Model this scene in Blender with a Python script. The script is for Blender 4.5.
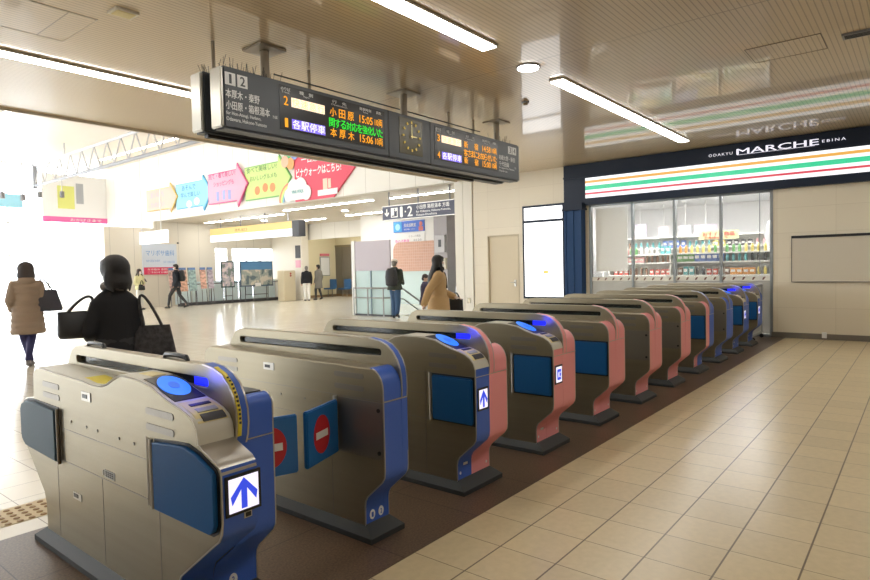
import bpy, bmesh, math, random
from math import pi, sin, cos, radians
from mathutils import Vector, Matrix, Euler
random.seed(7)
S = bpy.context.scene
for o in list(bpy.data.objects): bpy.data.objects.remove(o, do_unlink=True)
COL = S.collection

# ------------------------------------------------------------------ camera, world, exposure
cam = bpy.data.cameras.new('camera'); cam_o = bpy.data.objects.new('camera', cam); COL.objects.link(cam_o)
cam.sensor_fit = 'HORIZONTAL'; cam.sensor_width = 36.0; cam.lens = 608.0/870*36.0; cam.clip_end = 300
cam_o.matrix_world = Matrix(((0.62692546, 0.04286123, -0.77789934, 0.0), (-0.77876665, 0.00619424, -0.62728314, 0.0),
                             (-0.02206763, 0.99906183, 0.03726222, 1.42), (0, 0, 0, 1)))
S.camera = cam_o
wd = bpy.data.worlds.new('daylight'); S.world = wd; wd.use_nodes = True
wd.node_tree.nodes['Background'].inputs[0].default_value = (0.90, 0.95, 1.0, 1)
wd.node_tree.nodes['Background'].inputs[1].default_value = 7.0
S.view_settings.view_transform = 'Standard'; S.view_settings.look = 'None'
S.view_settings.gamma = 1; S.view_settings.use_curve_mapping = False
S.view_settings.exposure = 0.0
LAMP = 20.0          # strength of the ceiling strips

# ------------------------------------------------------------------ materials
MATS = {}
def mat(name, col, rough=.6, metal=0., emit=None, es=1., bump=0., bscale=40., var=0., vscale=8., stretch=None, coat=0., alpha=1., trans=0., spec=None):
    if name in MATS: return MATS[name]
    m = bpy.data.materials.new(name); m.use_nodes = True; nt = m.node_tree; N = nt.nodes; L = nt.links
    p = N['Principled BSDF']
    p.inputs['Base Color'].default_value = (*col, 1); p.inputs['Roughness'].default_value = rough
    p.inputs['Metallic'].default_value = metal; p.inputs['Coat Weight'].default_value = coat
    p.inputs['Alpha'].default_value = alpha; p.inputs['Transmission Weight'].default_value = trans
    if spec is not None: p.inputs['Specular IOR Level'].default_value = spec
    if emit: p.inputs['Emission Color'].default_value = (*emit, 1); p.inputs['Emission Strength'].default_value = es
    if bump or var:
        tc = N.new('ShaderNodeTexCoord'); mp = N.new('ShaderNodeMapping'); L.new(tc.outputs['Object'], mp.inputs[0])
        if stretch: mp.inputs['Scale'].default_value = stretch
        if bump:
            n = N.new('ShaderNodeTexNoise'); n.inputs['Scale'].default_value = bscale; L.new(mp.outputs[0], n.inputs[0])
            b = N.new('ShaderNodeBump'); b.inputs['Strength'].default_value = bump; b.inputs['Distance'].default_value = .01
            L.new(n.outputs['Fac'], b.inputs['Height']); L.new(b.outputs[0], p.inputs['Normal'])
        if var:
            n = N.new('ShaderNodeTexNoise'); n.inputs['Scale'].default_value = vscale; L.new(mp.outputs[0], n.inputs[0])
            r = N.new('ShaderNodeMapRange'); r.inputs[1].default_value = .3; r.inputs[2].default_value = .7
            r.inputs[3].default_value = 1-var; r.inputs[4].default_value = 1+var; L.new(n.outputs['Fac'], r.inputs[0])
            h = N.new('ShaderNodeHueSaturation'); h.inputs['Color'].default_value = (*col, 1)
            L.new(r.outputs[0], h.inputs['Value']); L.new(h.outputs[0], p.inputs['Base Color'])
    MATS[name] = m; return m

def grid_mat(name, col, grout, pitch, off=(0, 0), width=.006, axes=(0, 1), rough=.3, var=.04, coat=0., wx=1., wy=1., noise=0., nscale=60., bump=.15):
    """tiles laid on a grid in the object's own coordinates"""
    m = bpy.data.materials.new(name); m.use_nodes = True; nt = m.node_tree; N = nt.nodes; L = nt.links; p = N['Principled BSDF']
    tc = N.new('ShaderNodeTexCoord'); sp = N.new('ShaderNodeSeparateXYZ'); L.new(tc.outputs['Object'], sp.inputs[0])
    def M(op, a, b=None):
        n = N.new('ShaderNodeMath'); n.operation = op
        for i, v in enumerate((a, b)):
            if v is None: continue
            if isinstance(v, (int, float)): n.inputs[i].default_value = v
            else: L.new(v, n.inputs[i])
        return n.outputs[0]
    masks = []; cells = []
    for k, ax in enumerate(axes):
        pk = pitch[k] if isinstance(pitch, tuple) else pitch
        u = M('DIVIDE', M('SUBTRACT', sp.outputs[ax], off[k]), pk)
        f = M('FRACT', u); d = M('MINIMUM', f, M('SUBTRACT', 1.0, f)); d = M('MULTIPLY', d, pk)
        masks.append(M('LESS_THAN', d, width*(wx if k == 0 else wy)/2)); cells.append(M('FLOOR', u))
    mask = M('MAXIMUM', *masks)
    cb = N.new('ShaderNodeCombineXYZ'); L.new(cells[0], cb.inputs[0]); L.new(cells[1], cb.inputs[1])
    wn = N.new('ShaderNodeTexWhiteNoise'); L.new(cb.outputs[0], wn.inputs[0])
    r = N.new('ShaderNodeMapRange'); r.inputs[3].default_value = 1-var; r.inputs[4].default_value = 1+var; L.new(wn.outputs[0], r.inputs[0])
    val = r.outputs[0]
    if noise:
        n = N.new('ShaderNodeTexNoise'); n.inputs['Scale'].default_value = nscale; n.inputs['Detail'].default_value = 3; L.new(tc.outputs['Object'], n.inputs[0])
        r2 = N.new('ShaderNodeMapRange'); r2.inputs[1].default_value = .3; r2.inputs[2].default_value = .7
        r2.inputs[3].default_value = 1-noise; r2.inputs[4].default_value = 1+noise; L.new(n.outputs['Fac'], r2.inputs[0])
        val = M('MULTIPLY', val, r2.outputs[0])
    h = N.new('ShaderNodeHueSaturation'); h.inputs['Color'].default_value = (*col, 1); L.new(val, h.inputs['Value'])
    mx = N.new('ShaderNodeMix'); mx.data_type = 'RGBA'; L.new(mask, mx.inputs[0]); L.new(h.outputs[0], mx.inputs[6]); mx.inputs[7].default_value = (*grout, 1)
    L.new(mx.outputs[2], p.inputs['Base Color']); p.inputs['Roughness'].default_value = rough; p.inputs['Coat Weight'].default_value = coat
    if bump:
        b = N.new('ShaderNodeBump'); b.inputs['Strength'].default_value = bump; b.inputs['Distance'].default_value = .002; b.invert = True
        L.new(mask, b.inputs['Height']); L.new(b.outputs[0], p.inputs['Normal'])
    return m

steel = mat('stainless', (.31, .272, .195), .38, .85, bump=.04, bscale=60, stretch=(1, .15, 6), var=.05, vscale=3)
steel_d = mat('stainless_dark', (.27, .25, .22), .4, .8, bump=.04, bscale=60)
steel_l = mat('bright_steel', (.50, .48, .44), .35, .85)
plastic_w = mat('reader_cover', (.62, .60, .52), .45)
rub = mat('plinth_rubber', (.036, .040, .042), .6)
black = mat('black', (.012, .012, .014), .4)
blackm = mat('black_matte', (.006, .006, .007), .9, spec=.1)
blue = mat('gate_blue', (.045, .13, .56), .42)
pink = mat('gate_pink', (.84, .32, .34), .5)
flapb = mat('flap_blue', (.006, .085, .26), .5, spec=.25)
flapl = mat('flap_slate', (.07, .13, .19), .5, spec=.3)
flapo = mat('flap_open_blue', (.015, .14, .42), .35)
red = mat('sign_red', (.5, .02, .03), .5)
white = mat('white_paint', (.8, .8, .78), .5)
yellow = mat('sticker_yellow', (.75, .62, .05), .5)
cream = mat('sticker_cream', (.72, .62, .30), .5)
slotg = mat('slot_glass', (.02, .03, .03), .15, alpha=.88)
glow_b = mat('glow_blue', (.02, .02, .1), .4, emit=(.006, .012, 1.), es=1.3)
glow_c = mat('glow_cyan', (.02, .1, .2), .4, emit=(.03, .20, 1.), es=1.1)
disp_w = mat('display_white', (.1, .1, .1), .4, emit=(.92, .86, 1.), es=1.1)
disp_b = mat('display_arrow_blue', (.02, .02, .1), .4, emit=(.03, .07, .75), es=1.0)
grey_d = mat('label_dark', (.05, .05, .055), .5)
grey_l = mat('label_grey', (.35, .36, .35), .35)
grey_m = mat('mid_grey', (.22, .22, .23), .5)

# ------------------------------------------------------------------ geometry helpers
class MB:
    def __init__(s): s.v = []; s.f = []; s.m = []; s.mats = []; s.cur = 0
    def use(s, m):
        if m not in s.mats: s.mats.append(m)
        s.cur = s.mats.index(m); return s
    def add(s, vs, fs, T=None):
        o = len(s.v)
        s.v += [tuple(T @ Vector(v)) if T else tuple(v) for v in vs]
        s.f += [tuple(i+o for i in f) for f in fs]; s.m += [s.cur]*len(fs); return s
    def box(s, c, d, T=None, bev=0):
        x, y, z = c; a, b, e = d[0]/2, d[1]/2, d[2]/2
        if bev and bev < min(a, b, e):
            bm = bmesh.new(); bmesh.ops.create_cube(bm, size=1)
            for v in bm.verts: v.co = Vector((v.co.x*2*a+x, v.co.y*2*b+y, v.co.z*2*e+z))
            bmesh.ops.bevel(bm, geom=list(bm.edges), offset=bev, segments=2, affect='EDGES')
            bm.verts.index_update(); s.add([v.co[:] for v in bm.verts], [[v.index for v in f.verts] for f in bm.faces], T); bm.free(); return s
        vs = [(x+i*a, y+j*b, z+k*e) for i in (-1, 1) for j in (-1, 1) for k in (-1, 1)]
        return s.add(vs, [(0, 1, 3, 2), (4, 6, 7, 5), (0, 4, 5, 1), (2, 3, 7, 6), (0, 2, 6, 4), (1, 5, 7, 3)], T)
    def bb(s, x0, x1, y0, y1, z0, z1, bev=0):
        return s.box(((x0+x1)/2, (y0+y1)/2, (z0+z1)/2), (abs(x1-x0), abs(y1-y0), abs(z1-z0)), bev=bev)
    def loft(s, rings, cap=True, T=None):
        n = len(rings[0]); vs = [p for r in rings for p in r]; fs = []
        for i in range(len(rings)-1):
            for j in range(n):
                k = (j+1) % n; fs.append((i*n+j, i*n+k, (i+1)*n+k, (i+1)*n+j))
        if cap: fs.append(tuple(reversed(range(n)))); fs.append(tuple((len(rings)-1)*n+j for j in range(n)))
        return s.add(vs, fs, T)
    def tube(s, pts, r, n=10, T=None, closed=False):
        pts = [Vector(p) for p in pts]; R = r if isinstance(r, (list, tuple)) else [r]*len(pts); rings = []
        up = None
        for i, p in enumerate(pts):
            a = pts[max(i-1, 0)]; b = pts[min(i+1, len(pts)-1)]; t = (b-a).normalized()
            if up is None:
                up = Vector((0, 0, 1)) if abs(t.z) < .9 else Vector((0, 1, 0))
            sx = t.cross(up).normalized(); up = sx.cross(t).normalized()
            rings.append([tuple(p + sx*R[i]*cos(2*pi*k/n) + up*R[i]*sin(2*pi*k/n)) for k in range(n)])
        return s.loft(rings, True, T)
    def cyl(s, c, r, h, n=20, T=None, r2=None):
        x, y, z = c; r2 = r if r2 is None else r2
        return s.loft([[(x+r*cos(2*pi*k/n), y+r*sin(2*pi*k/n), z) for k in range(n)], [(x+r2*cos(2*pi*k/n), y+r2*sin(2*pi*k/n), z+h) for k in range(n)]], True, T)
    def ell(s, c, r, n=14, T=None, m=9):
        x, y, z = c; rings = []
        for i in range(1, m):
            a = pi*i/m; rings.append([(x+r[0]*sin(a)*cos(2*pi*k/n), y+r[1]*sin(a)*sin(2*pi*k/n), z-r[2]*cos(a)) for k in range(n)])
        return s.loft(rings, True, T)
    def rings(s, R, n=20, T=None):          # list of (cx, cy, z, rx, ry)
        return s.loft([[(cx+rx*cos(2*pi*k/n), cy+ry*sin(2*pi*k/n), z) for k in range(n)] for cx, cy, z, rx, ry in R], True, T)
    def ribbon(s, pts, xa, xb, t, lift=0.):   # pts (y, z); strip following a profile, thickness t outward (left normal)
        P = [Vector(p) for p in pts]; inn = []; out = []
        for i, p in enumerate(P):
            a = P[max(i-1, 0)]; b = P[min(i+1, len(P)-1)]; d = (b-a).normalized(); nrm = Vector((-d.y, d.x))
            inn.append(p+nrm*(lift-.002)); out.append(p+nrm*(lift+t))
        n = len(P); vs = []
        for x in (xa, xb):
            vs += [(x, q.x, q.y) for q in inn]; vs += [(x, q.x, q.y) for q in out]
        fs = []
        for i in range(n-1):
            fs += [(i, i+1, 2*n+i+1, 2*n+i), (n+i, 3*n+i, 3*n+i+1, n+i+1), (i, n+i, n+i+1, i+1), (2*n+i, 2*n+i+1, 3*n+i+1, 3*n+i)]
        fs += [(0, 2*n, 3*n, n), (n-1, 2*n-1, 4*n-1, 3*n-1)]
        return s.add(vs, fs)
    def mesh(s, me, T=None):
        return s.add([v.co[:] for v in me.vertices], [tuple(p.vertices) for p in me.polygons], T)
    def build(s, name, m=None, parent=None, smooth=40, loc=None, kind=None):
        me = bpy.data.meshes.new(name); me.from_pydata(s.v, [], s.f)
        if s.mats:
            for k in s.mats: me.materials.append(k)
            me.polygons.foreach_set('material_index', s.m)
        else: me.materials.append(m)
        bm = bmesh.new(); bm.from_mesh(me); bmesh.ops.recalc_face_normals(bm, faces=bm.faces); bm.to_mesh(me); bm.free()
        if smooth:
            me.polygons.foreach_set('use_smooth', [True]*len(me.polygons)); me.set_sharp_from_angle(angle=radians(smooth))
        o = bpy.data.objects.new(name, me); COL.objects.link(o)
        if parent: o.parent = parent
        if loc: o.location = loc
        if kind: o['kind'] = kind
        return o
_n = [0]
def plate_mesh(outline, holes, t, bev=0.):
    """closed outline + holes in the XY plane, extruded to thickness t (centred), as a mesh"""
    c = bpy.data.curves.new('tmp', 'CURVE'); c.dimensions = '2D'; c.fill_mode = 'BOTH'; c.extrude = max(t/2-bev, 1e-4); c.bevel_depth = bev; c.bevel_resolution = 1
    for ring in [outline]+list(holes):
        sp = c.splines.new('POLY'); sp.points.add(len(ring)-1); sp.use_cyclic_u = True
        for q, p in zip(sp.points, ring): q.co = (p[0], p[1], 0, 1)
    if bev: c.offset = -bev
    o = bpy.data.objects.new('tmp', c); COL.objects.link(o); dg = bpy.context.evaluated_depsgraph_get()
    me = bpy.data.meshes.new_from_object(o.evaluated_get(dg)); bpy.data.objects.remove(o); bpy.data.curves.remove(c); return me
YZ = lambda x: Matrix(((0, 0, 1, x), (1, 0, 0, 0), (0, 1, 0, 0), (0, 0, 0, 1)))      # u->Y, v->Z, w->X
def add_plate(mb, outline, x0, x1, holes=(), bev=0.):
    me = plate_mesh(outline, holes, abs(x1-x0), bev); mb.mesh(me, YZ((x0+x1)/2)); bpy.data.meshes.remove(me); return mb
def frame_m(origin, right, up):
    r = Vector(right).normalized(); u = Vector(up); u = (u-r*u.dot(r)).normalized(); n = r.cross(u)
    return Matrix(((r.x, u.x, n.x, origin[0]), (r.y, u.y, n.y, origin[1]), (r.z, u.z, n.z, origin[2]), (0, 0, 0, 1)))
WEST = ((0, -1, 0), (0, 0, 1)); SOUTH = ((1, 0, 0), (0, 0, 1))     # surfaces facing -X and -Y
def add_text(mb, body, origin, facing, w=None, h=.1, bold=.0, depth=.001, align='CENTER', shear=0., spacing=1.):
    """lettering fitted to height h (cap/kanji body) and, if given, width w; origin is its centre"""
    c = bpy.data.curves.new('tmp', 'FONT'); c.body = body; c.size = 1; c.extrude = 0; c.shear = shear; c.space_character = spacing
    c.resolution_u = 2
    o = bpy.data.objects.new('tmp', c); COL.objects.link(o); dg = bpy.context.evaluated_depsgraph_get()
    me = bpy.data.meshes.new_from_object(o.evaluated_get(dg)); bpy.data.objects.remove(o); bpy.data.curves.remove(c)
    if not len(me.vertices): return mb
    xs = [v.co.x for v in me.vertices]; ys = [v.co.y for v in me.vertices]
    x0, x1, y0, y1 = min(xs), max(xs), min(ys), max(ys); sy = h/(y1-y0); sx = w/(x1-x0) if w else sy
    ox = {'CENTER': (x0+x1)/2, 'LEFT': x0, 'RIGHT': x1}[align]
    T = frame_m(origin, *facing) @ Matrix.Diagonal((sx, sy, 1, 1)) @ Matrix.Translation((-ox, -(y0+y1)/2, 0))
    k = bold*.55
    for i, (dx, dy) in enumerate(((0, 0),) if k < .006 else ((-k, 0), (k, 0), (0, k*.7), (0, -k*.7))): mb.mesh(me, T @ Matrix.Translation((dx, dy, i*.0005)))
    bpy.data.meshes.remove(me); return mb
def flat(mb, pts, origin, facing, t=.002):     # flat polygon of thickness t standing on a surface; pts in (right, up)
    T = frame_m(origin, *facing); n = len(pts)
    vs = [(p[0], p[1], 0) for p in pts]+[(p[0], p[1], t) for p in pts]
    fs = [tuple(range(n))[::-1], tuple(range(n, 2*n))]+[(i, (i+1) % n, n+(i+1) % n, n+i) for i in range(n)]
    return mb.add(vs, fs, T)
def disc(r, n=28, cx=0, cy=0, ry=None): return [(cx+r*cos(2*pi*k/n), cy+(ry or r)*sin(2*pi*k/n)) for k in range(n)]
def rect(w, h, cx=0, cy=0): return [(cx-w/2, cy-h/2), (cx+w/2, cy-h/2), (cx+w/2, cy+h/2), (cx-w/2, cy+h/2)]
def rrect(x0, x1, y0, y1, r, n=5):
    out = []
    for cx, cy, a in ((x1-r, y0+r, -90), (x1-r, y1-r, 0), (x0+r, y1-r, 90), (x0+r, y0+r, 180)):
        for k in range(n+1):
            t = radians(a+90*k/n); out.append((cx+r*cos(t), cy+r*sin(t)))
    return out
def tag(o, label=None, cat=None, group=None, kind=None):
    if label: o['label'] = label
    if cat: o['category'] = cat
    if group: o['group'] = group
    if kind: o['kind'] = kind
    return o
def thing(name, loc, label, cat, group=None, rz=0):
    o = bpy.data.objects.new(name, None); o.empty_display_size = .1; COL.objects.link(o); o.location = loc; o.rotation_euler = (0, 0, rz)
    return tag(o, label, cat, group)
def struct(name, mb, m=None, smooth=0): return tag(mb.build(name, m, smooth=smooth), kind='structure')
def copy_tree(o, parent=None):
    c = o.copy(); COL.objects.link(c)
    if parent: c.parent = parent
    for ch in list(o.children): copy_tree(ch, c)
    return c

# ================================================================== SETTING
WX = 12.56; CZ = 3.61; CY = 9.30
tile_m = grid_mat('floor_tile_beige', (.56, .455, .275), (.13, .09, .05), .3095, (2.241, 1.9765), .0065, rough=.28, var=.045, wx=.7, wy=1.3, noise=.05, nscale=25)
gran_m = grid_mat('granite_brown', (.115, .072, .046), (.03, .018, .012), (.62, .632), (.93, 1.977), .006, rough=.33, var=.12, noise=.45, nscale=90, bump=.08)
conc_m = grid_mat('floor_tile_white', (.74, .69, .58), (.36, .33, .28), .31, (.02, 3.87), .006, rough=.17, var=.03, bump=.06)
struct('floor', MB().bb(-6, WX+.1, -6, 1.977, -.12, 0), tile_m)
struct('floor', MB().bb(-6, WX+.1, 1.977, 3.87, -.12, 0), gran_m)
# concourse floor with the stairwell left open
SX0, SX1, SY0, SY1 = 13.35, 17.9, 9.9, 12.15
mb = MB()
mb.bb(-14, WX, 3.87, 30.2, -.12, 0); mb.bb(WX, 26, SY1, 30.2, -.12, 0); mb.bb(WX, SX0, 9.3, SY1, -.12, 0); mb.bb(SX1, 26, 9.3, SY1, -.12, 0); mb.bb(SX0, SX1, 9.3, SY0, -.12, 0)
struct('floor', mb, conc_m)
shopf = mat('shop_floor', (.62, .60, .55), .3)
struct('floor', MB().bb(WX+.1, 19.4, .2, 9.3, -.12, 0), shopf)
# tactile strip in the concourse floor
t = MB().bb(-1.2, 1.66, 4.06, 4.37, -.03, .002)
mb = t
tact_m = mat('tactile_tile', (.60, .47, .26), .5)
tag(mb.build('tactile_strip', tact_m, smooth=0), 'beige tactile guide strip in the concourse floor behind the nearest gate', 'tactile paving')
to = bpy.data.objects['tactile_strip']; b = MB()
brass = mat('tactile_stud', (.30, .17, .06), .5)
for i in range(0, 27):
    for j in range(5): b.cyl((.04+i*.06, 4.085+j*.06, .001), .020, .006, 8, r2=.014)
tag(b.build('stud', brass, to, smooth=30), kind='stuff')

# ceiling: ribbed metal panels, ribs along X
def ceiling_mat():
    m = bpy.data.materials.new('ceiling_ribbed_panel'); m.use_nodes = True; nt = m.node_tree; N = nt.nodes; L = nt.links; p = N['Principled BSDF']
    tc = N.new('ShaderNodeTexCoord'); sp = N.new('ShaderNodeSeparateXYZ'); L.new(tc.outputs['Object'], sp.inputs[0])
    def M(op, a, b=None):
        n = N.new('ShaderNodeMath'); n.operation = op
        for i, v in enumerate((a, b)):
            if v is None: continue
            if isinstance(v, (int, float)): n.inputs[i].default_value = v
            else: L.new(v, n.inputs[i])
        return n.outputs[0]
    f = M('FRACT', M('DIVIDE', sp.outputs[1], .05)); g = M('ABSOLUTE', M('SUBTRACT', f, .5))      # rib gap at g near .5
    gap = M('GREATER_THAN', g, .40)
    seams = []
    for sx in (5.86, 11.35, .4):
        seams.append(M('LESS_THAN', M('ABSOLUTE', M('SUBTRACT', sp.outputs[0], sx)), .006))
    s2 = M('MAXIMUM', M('MAXIMUM', seams[0], seams[1]), seams[2])
    mk = M('MAXIMUM', M('MULTIPLY', gap, .55), M('MULTIPLY', s2, .8))
    n = N.new('ShaderNodeTexNoise'); n.inputs['Scale'].default_value = .9; L.new(tc.outputs['Object'], n.inputs[0])
    mx = N.new('ShaderNodeMix'); mx.data_type = 'RGBA'; L.new(mk, mx.inputs[0]); mx.inputs[6].default_value = (.56, .425, .245, 1); mx.inputs[7].default_value = (.15, .105, .06, 1)
    L.new(mx.outputs[2], p.inputs['Base Color']); p.inputs['Roughness'].default_value = .35; p.inputs['Coat Weight'].default_value = .65; p.inputs['Coat Roughness'].default_value = .05
    p.inputs['Specular IOR Level'].default_value = .6
    b = N.new('ShaderNodeBump'); b.inputs['Strength'].default_value = .03; b.inputs['Distance'].default_value = .003; b.invert = True
    L.new(M('POWER', M('MULTIPLY', g, 2.0), 6.0), b.inputs['Height']); L.new(b.outputs[0], p.inputs['Normal'])
    return m
ceil_m = ceiling_mat()
struct('ceiling', MB().bb(-6, WX+.1, -6, CY, CZ, CZ+.15), ceil_m)
trimm = mat('ceiling_trim', (.55, .47, .36), .4)
struct('trim_1', MB().bb(-6, WX, CY, CY+.06, CZ-.03, CZ+2.7), trimm)
struct('trim_2', MB().bb(-6, WX, CY-.02, CY+.0, CZ-.012, CZ), trimm)
wall_m = grid_mat('wall_beige_panel', (.73, .655, .51), (.60, .52, .39), (.9, .45), (1.2, .10), .005, axes=(1, 2), rough=.35, var=.015, bump=.05)
wall_w = grid_mat('wall_cream_panel', (.78, .73, .63), (.45, .42, .36), (.95, 9.), (.31, -1), .012, axes=(0, 2), rough=.5, var=.01, bump=.05)
wall_wy = grid_mat('wall_cream_panel_y', (.84, .82, .76), (.5, .46, .4), (.95, 9.), (.27, -1), .012, axes=(1, 2), rough=.5, var=.01, bump=.05)
white_w = mat('wall_white', (.82, .81, .78), .5)
wl = MB(); WXf = WX
wl.bb(WX, WX+.12, -6, 2.19, 0, CZ); wl.bb(WX, WX+.12, 5.72, 7.53, 0, CZ); wl.bb(WX, WX+.12, 8.43, 8.84, 0, CZ); wl.bb(WX, WX+.12, 7.53, 8.43, 2.17, CZ); wl.bb(WX, WX+.12, 2.19, 5.72, 2.70, CZ)
struct('wall_east', wl, wall_m)
struct('wall_south', MB().bb(-6, WX, -6.1, -6, 0, CZ), wall_m)
struct('wall_west', MB().bb(-6.1, -6, -6, CY, 0, CZ), wall_m)
base_m = mat('baseboard_grey', (.17, .15, .12), .5)
struct('baseboard_east', MB().bb(WX-.012, WX, -6, 2.19, 0, .10).bb(WX-.012, WX, 6.29, 7.5, 0, .10), base_m)
# steel door in the east wall
dm = mat('door_cream', (.62, .535, .38), .45)
d = struct('door_1', MB().bb(WX+.035, WX+.075, 7.56, 8.40, 0.01, 2.14), dm)
MB().bb(WX-.008, WX+.10, 7.53, 7.56, 0, 2.17).bb(WX-.008, WX+.10, 8.40, 8.43, 0, 2.17).bb(WX-.008, WX+.10, 7.53, 8.43, 2.14, 2.17).build('door_frame', mat('door_frame', (.55, .47, .33), .5), d)
MB().box((WX+.02, 7.66, 1.0), (.03, .05, .16), bev=.008).tube([(WX+.0, 7.66, 1.02), (WX-.04, 7.66, 1.02), (WX-.04, 7.76, 1.02)], .009).build('door_handle', steel_l, d)
# white pillar at the end of the wall, fascia across the opening
pil = mat('pillar_white', (.80, .77, .68), .45)
struct('trim_3', MB().bb(WX-.03, WX+.35, 8.86, 9.13, 0, CZ).bb(WX-.03, WX+.35, 9.145, 9.40, 0, CZ), pil)
struct('wall_fascia', MB().bb(WX, WX+.2, CY+.06, 30.2, CZ-.005, 6.3), wall_wy)
struct('ceiling', MB().bb(-14, WX+.2, CY, 30.2, 6.25, 6.4), mat('atrium_ceiling', (.74, .66, .55), .35))
struct('ceiling', MB().bb(WX+.2, 26, 9.2, 30.2, CZ, CZ+.15), mat('concourse_ceiling', (.60, .53, .42), .4))
# north wall of the lower concourse, with bright window bays
nw = MB(); NY = 25.2
for a, b_, z0, z1 in ((12.56, 15.35, 0, CZ), (15.35, 18.6, 0, .12), (15.35, 18.6, 2.55, CZ), (16.0, 16.22, .12, 2.55)): nw.bb(a, b_, NY, NY+.15, z0, z1)
struct('wall_north', nw, wall_w)
struct('wall_north', MB().bb(10.55, WX, NY, 29.9, 0, 3.32), wall_w)
frost = mat('frosted_glass', (.86, .93, .95), .35, trans=.85, alpha=1.)
glass = mat('clear_glass', (.9, .95, .95), .03, alpha=.06, spec=.4)
tealg = mat('teal_glass', (.50, .66, .64), .2, alpha=.82)
for i, (a, b_) in enumerate(((15.35, 16.0), (16.22, 18.6))):
    w = struct('window_%d' % (i+1), MB().bb(a, b_, NY+.05, NY+.07, .12, 2.55), glass)
    fr = MB().bb(a, b_, NY+.02, NY+.08, .12, .17).bb(a, b_, NY+.02, NY+.08, 2.5, 2.55)
    k = int((b_-a)/.6)
    for q in range(k+1): fr.bb(a+(b_-a)*q/k-.015, a+(b_-a)*q/k+.015, NY+.02, NY+.08, .12, 2.55)
    fr.build('window_frame', white, w)
# far atrium window wall
wf = MB(); frm = mat('mullion_white', (.85, .86, .88), .4)
for x in [-14+1.42*k for k in range(19)]: wf.bb(x-.04, x+.04, 29.95, 30.07, 0, 6.25)
for z in (.05, 2.3, 3.7, 6.2): wf.bb(-14, WX, 29.96, 30.06, z-.03, z+.03)
w = struct('window_3', MB().bb(-14, WX, 30.0, 30.015, .05, 6.2), glass); wf.build('window_frame', frm, w)
wf = MB()
for y in [9.4+1.5*k for k in range(14)]: wf.bb(-14.06, -13.94, y-.04, y+.04, 0, 6.25)
for z in (.05, 2.3, 6.2): wf.bb(-14.05, -13.95, 9.3, 30, z-.03, z+.03)
struct('wall_daylight_block', MB().bb(-14.2, -14.08, 9.3, 17.5, 0, 6.25), wall_wy)  # unseen solid wall added behind the west glazing to cut daylight on the gates
w = struct('window_4', MB().bb(-14.01, -14, 9.3, 30, .05, 6.2), glass); wf.build('window_frame', frm, w)
# elevator hall and the wall behind the stairs
hall = mat('hall_yellow', (.74, .66, .44), .5)
struct('wall_elevator_hall', MB().bb(22, 22.15, 18.3, 25.2, 0, CZ).bb(18.6, 22.15, 24.5, 24.65, 0, CZ), hall)
struct('wall_lintel', MB().bb(19, 19.15, 18.3, 24.5, 2.87, CZ), wall_wy)
struct('baseboard_hall', MB().bb(21.97, 22, 18.3, 24.5, 0, .12).bb(18.75, 22, 24.47, 24.5, 0, .12), mat('base_brown', (.25, .16, .08), .5))
struct('wall_pillar', MB().bb(18.45, 18.85, 22.9, 25.2, 0, CZ), wall_w)
struct('wall_stairs', MB().bb(18, 18.15, 9.3, 18.3, 1.33, CZ).bb(18, 22, 18.3, 18.45, 0, CZ), white_w)
struct('wall_stairs', MB().bb(17.98, 18.15, 9.3, 18.3, -2.5, 1.33), tealg if False else mat('teal_panel', (.52, .64, .61), .25))
struct('wall_stairs', MB().bb(17.3, 18, 13.35, 13.95, 0, CZ), mat('column_grey', (.40, .37, .38), .5))
struct('wall_stairs', MB().bb(WX+.2, 26, 9.15, 9.3, 0, CZ), white_w)
# stairwell
st = MB(); nst = 12
for k in range(nst): st.bb(SX0+.30*k, SX0+.30*(k+1), SY0, SY1, -.17*(k+2), -.17*(k+1))
st.bb(SX0+3.6, SX1, SY0, SY1, -2.25, -2.1)
st.bb(SX0, SX1, SY0-.1, SY0, -2.3, -.12).bb(SX0, SX1, SY1, SY1+.1, -2.3, -.12)
struct('floor_stairs', st, mat('stair_grey', (.42, .40, .36), .5))

# ================================================================== SHOP
sw = MB(); sw.bb(19.3, 19.4, .2, 9.2, 0, 3.2); sw.bb(WX+.12, 19.3, .1, .2, 0, 3.2); sw.bb(WX+.12, 19.3, 7.8, 7.9, 0, 3.2)
shw = mat('shop_wall_white', (.86, .86, .86), .5)
struct('wall_shop', sw, shw)
struct('ceiling', MB().bb(WX+.12, 19.4, .2, 7.9, 3.1, 3.2), shw)
# shop window front
wn = struct('window_5', MB().bb(WX+.03, WX+.04, 2.19, 5.72, .04, 2.70), glass)
fr = MB()
for y, wv in ((2.19, .05), (3.056, .045), (3.925, .045), (4.782, .045), (5.72, .05)): fr.bb(WX-.01, WX+.08, y-wv/2, y+wv/2, 0, 2.70)
fr.bb(WX-.01, WX+.08, 2.19, 5.72, 2.66, 2.70).bb(WX-.01, WX+.08, 2.19, 5.72, 0, .05)
fr.bb(WX+.02, WX+.05, 2.385, 2.395, 1.2, 2.68)
fr.build('window_frame', mat('aluminium', (.26, .28, .29), .4, .5), wn)
MB().bb(WX+.018, WX+.024, 2.21, 5.70, 1.04, 1.13).build('safety_band', mat('film_cream', (.72, .70, .62), .5), wn)
MB().bb(WX+.018, WX+.022, 2.21, 5.70, .06, 1.04).build('frosted_film', mat('film_frost', (.50, .49, .45), .4, alpha=.72), wn)
b = MB()
for k in range(20):
    y = 2.32+k*.17; flat(b, [(-.03, -.025), (-.005, -.03), (.03, .02), (.02, .03), (-.01, .02)], (WX+.017, y, 1.085), WEST, .002)
tag(b.build('film_mark', mat('mark_brown', (.16, .07, .05), .5), wn), kind='stuff')
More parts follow.
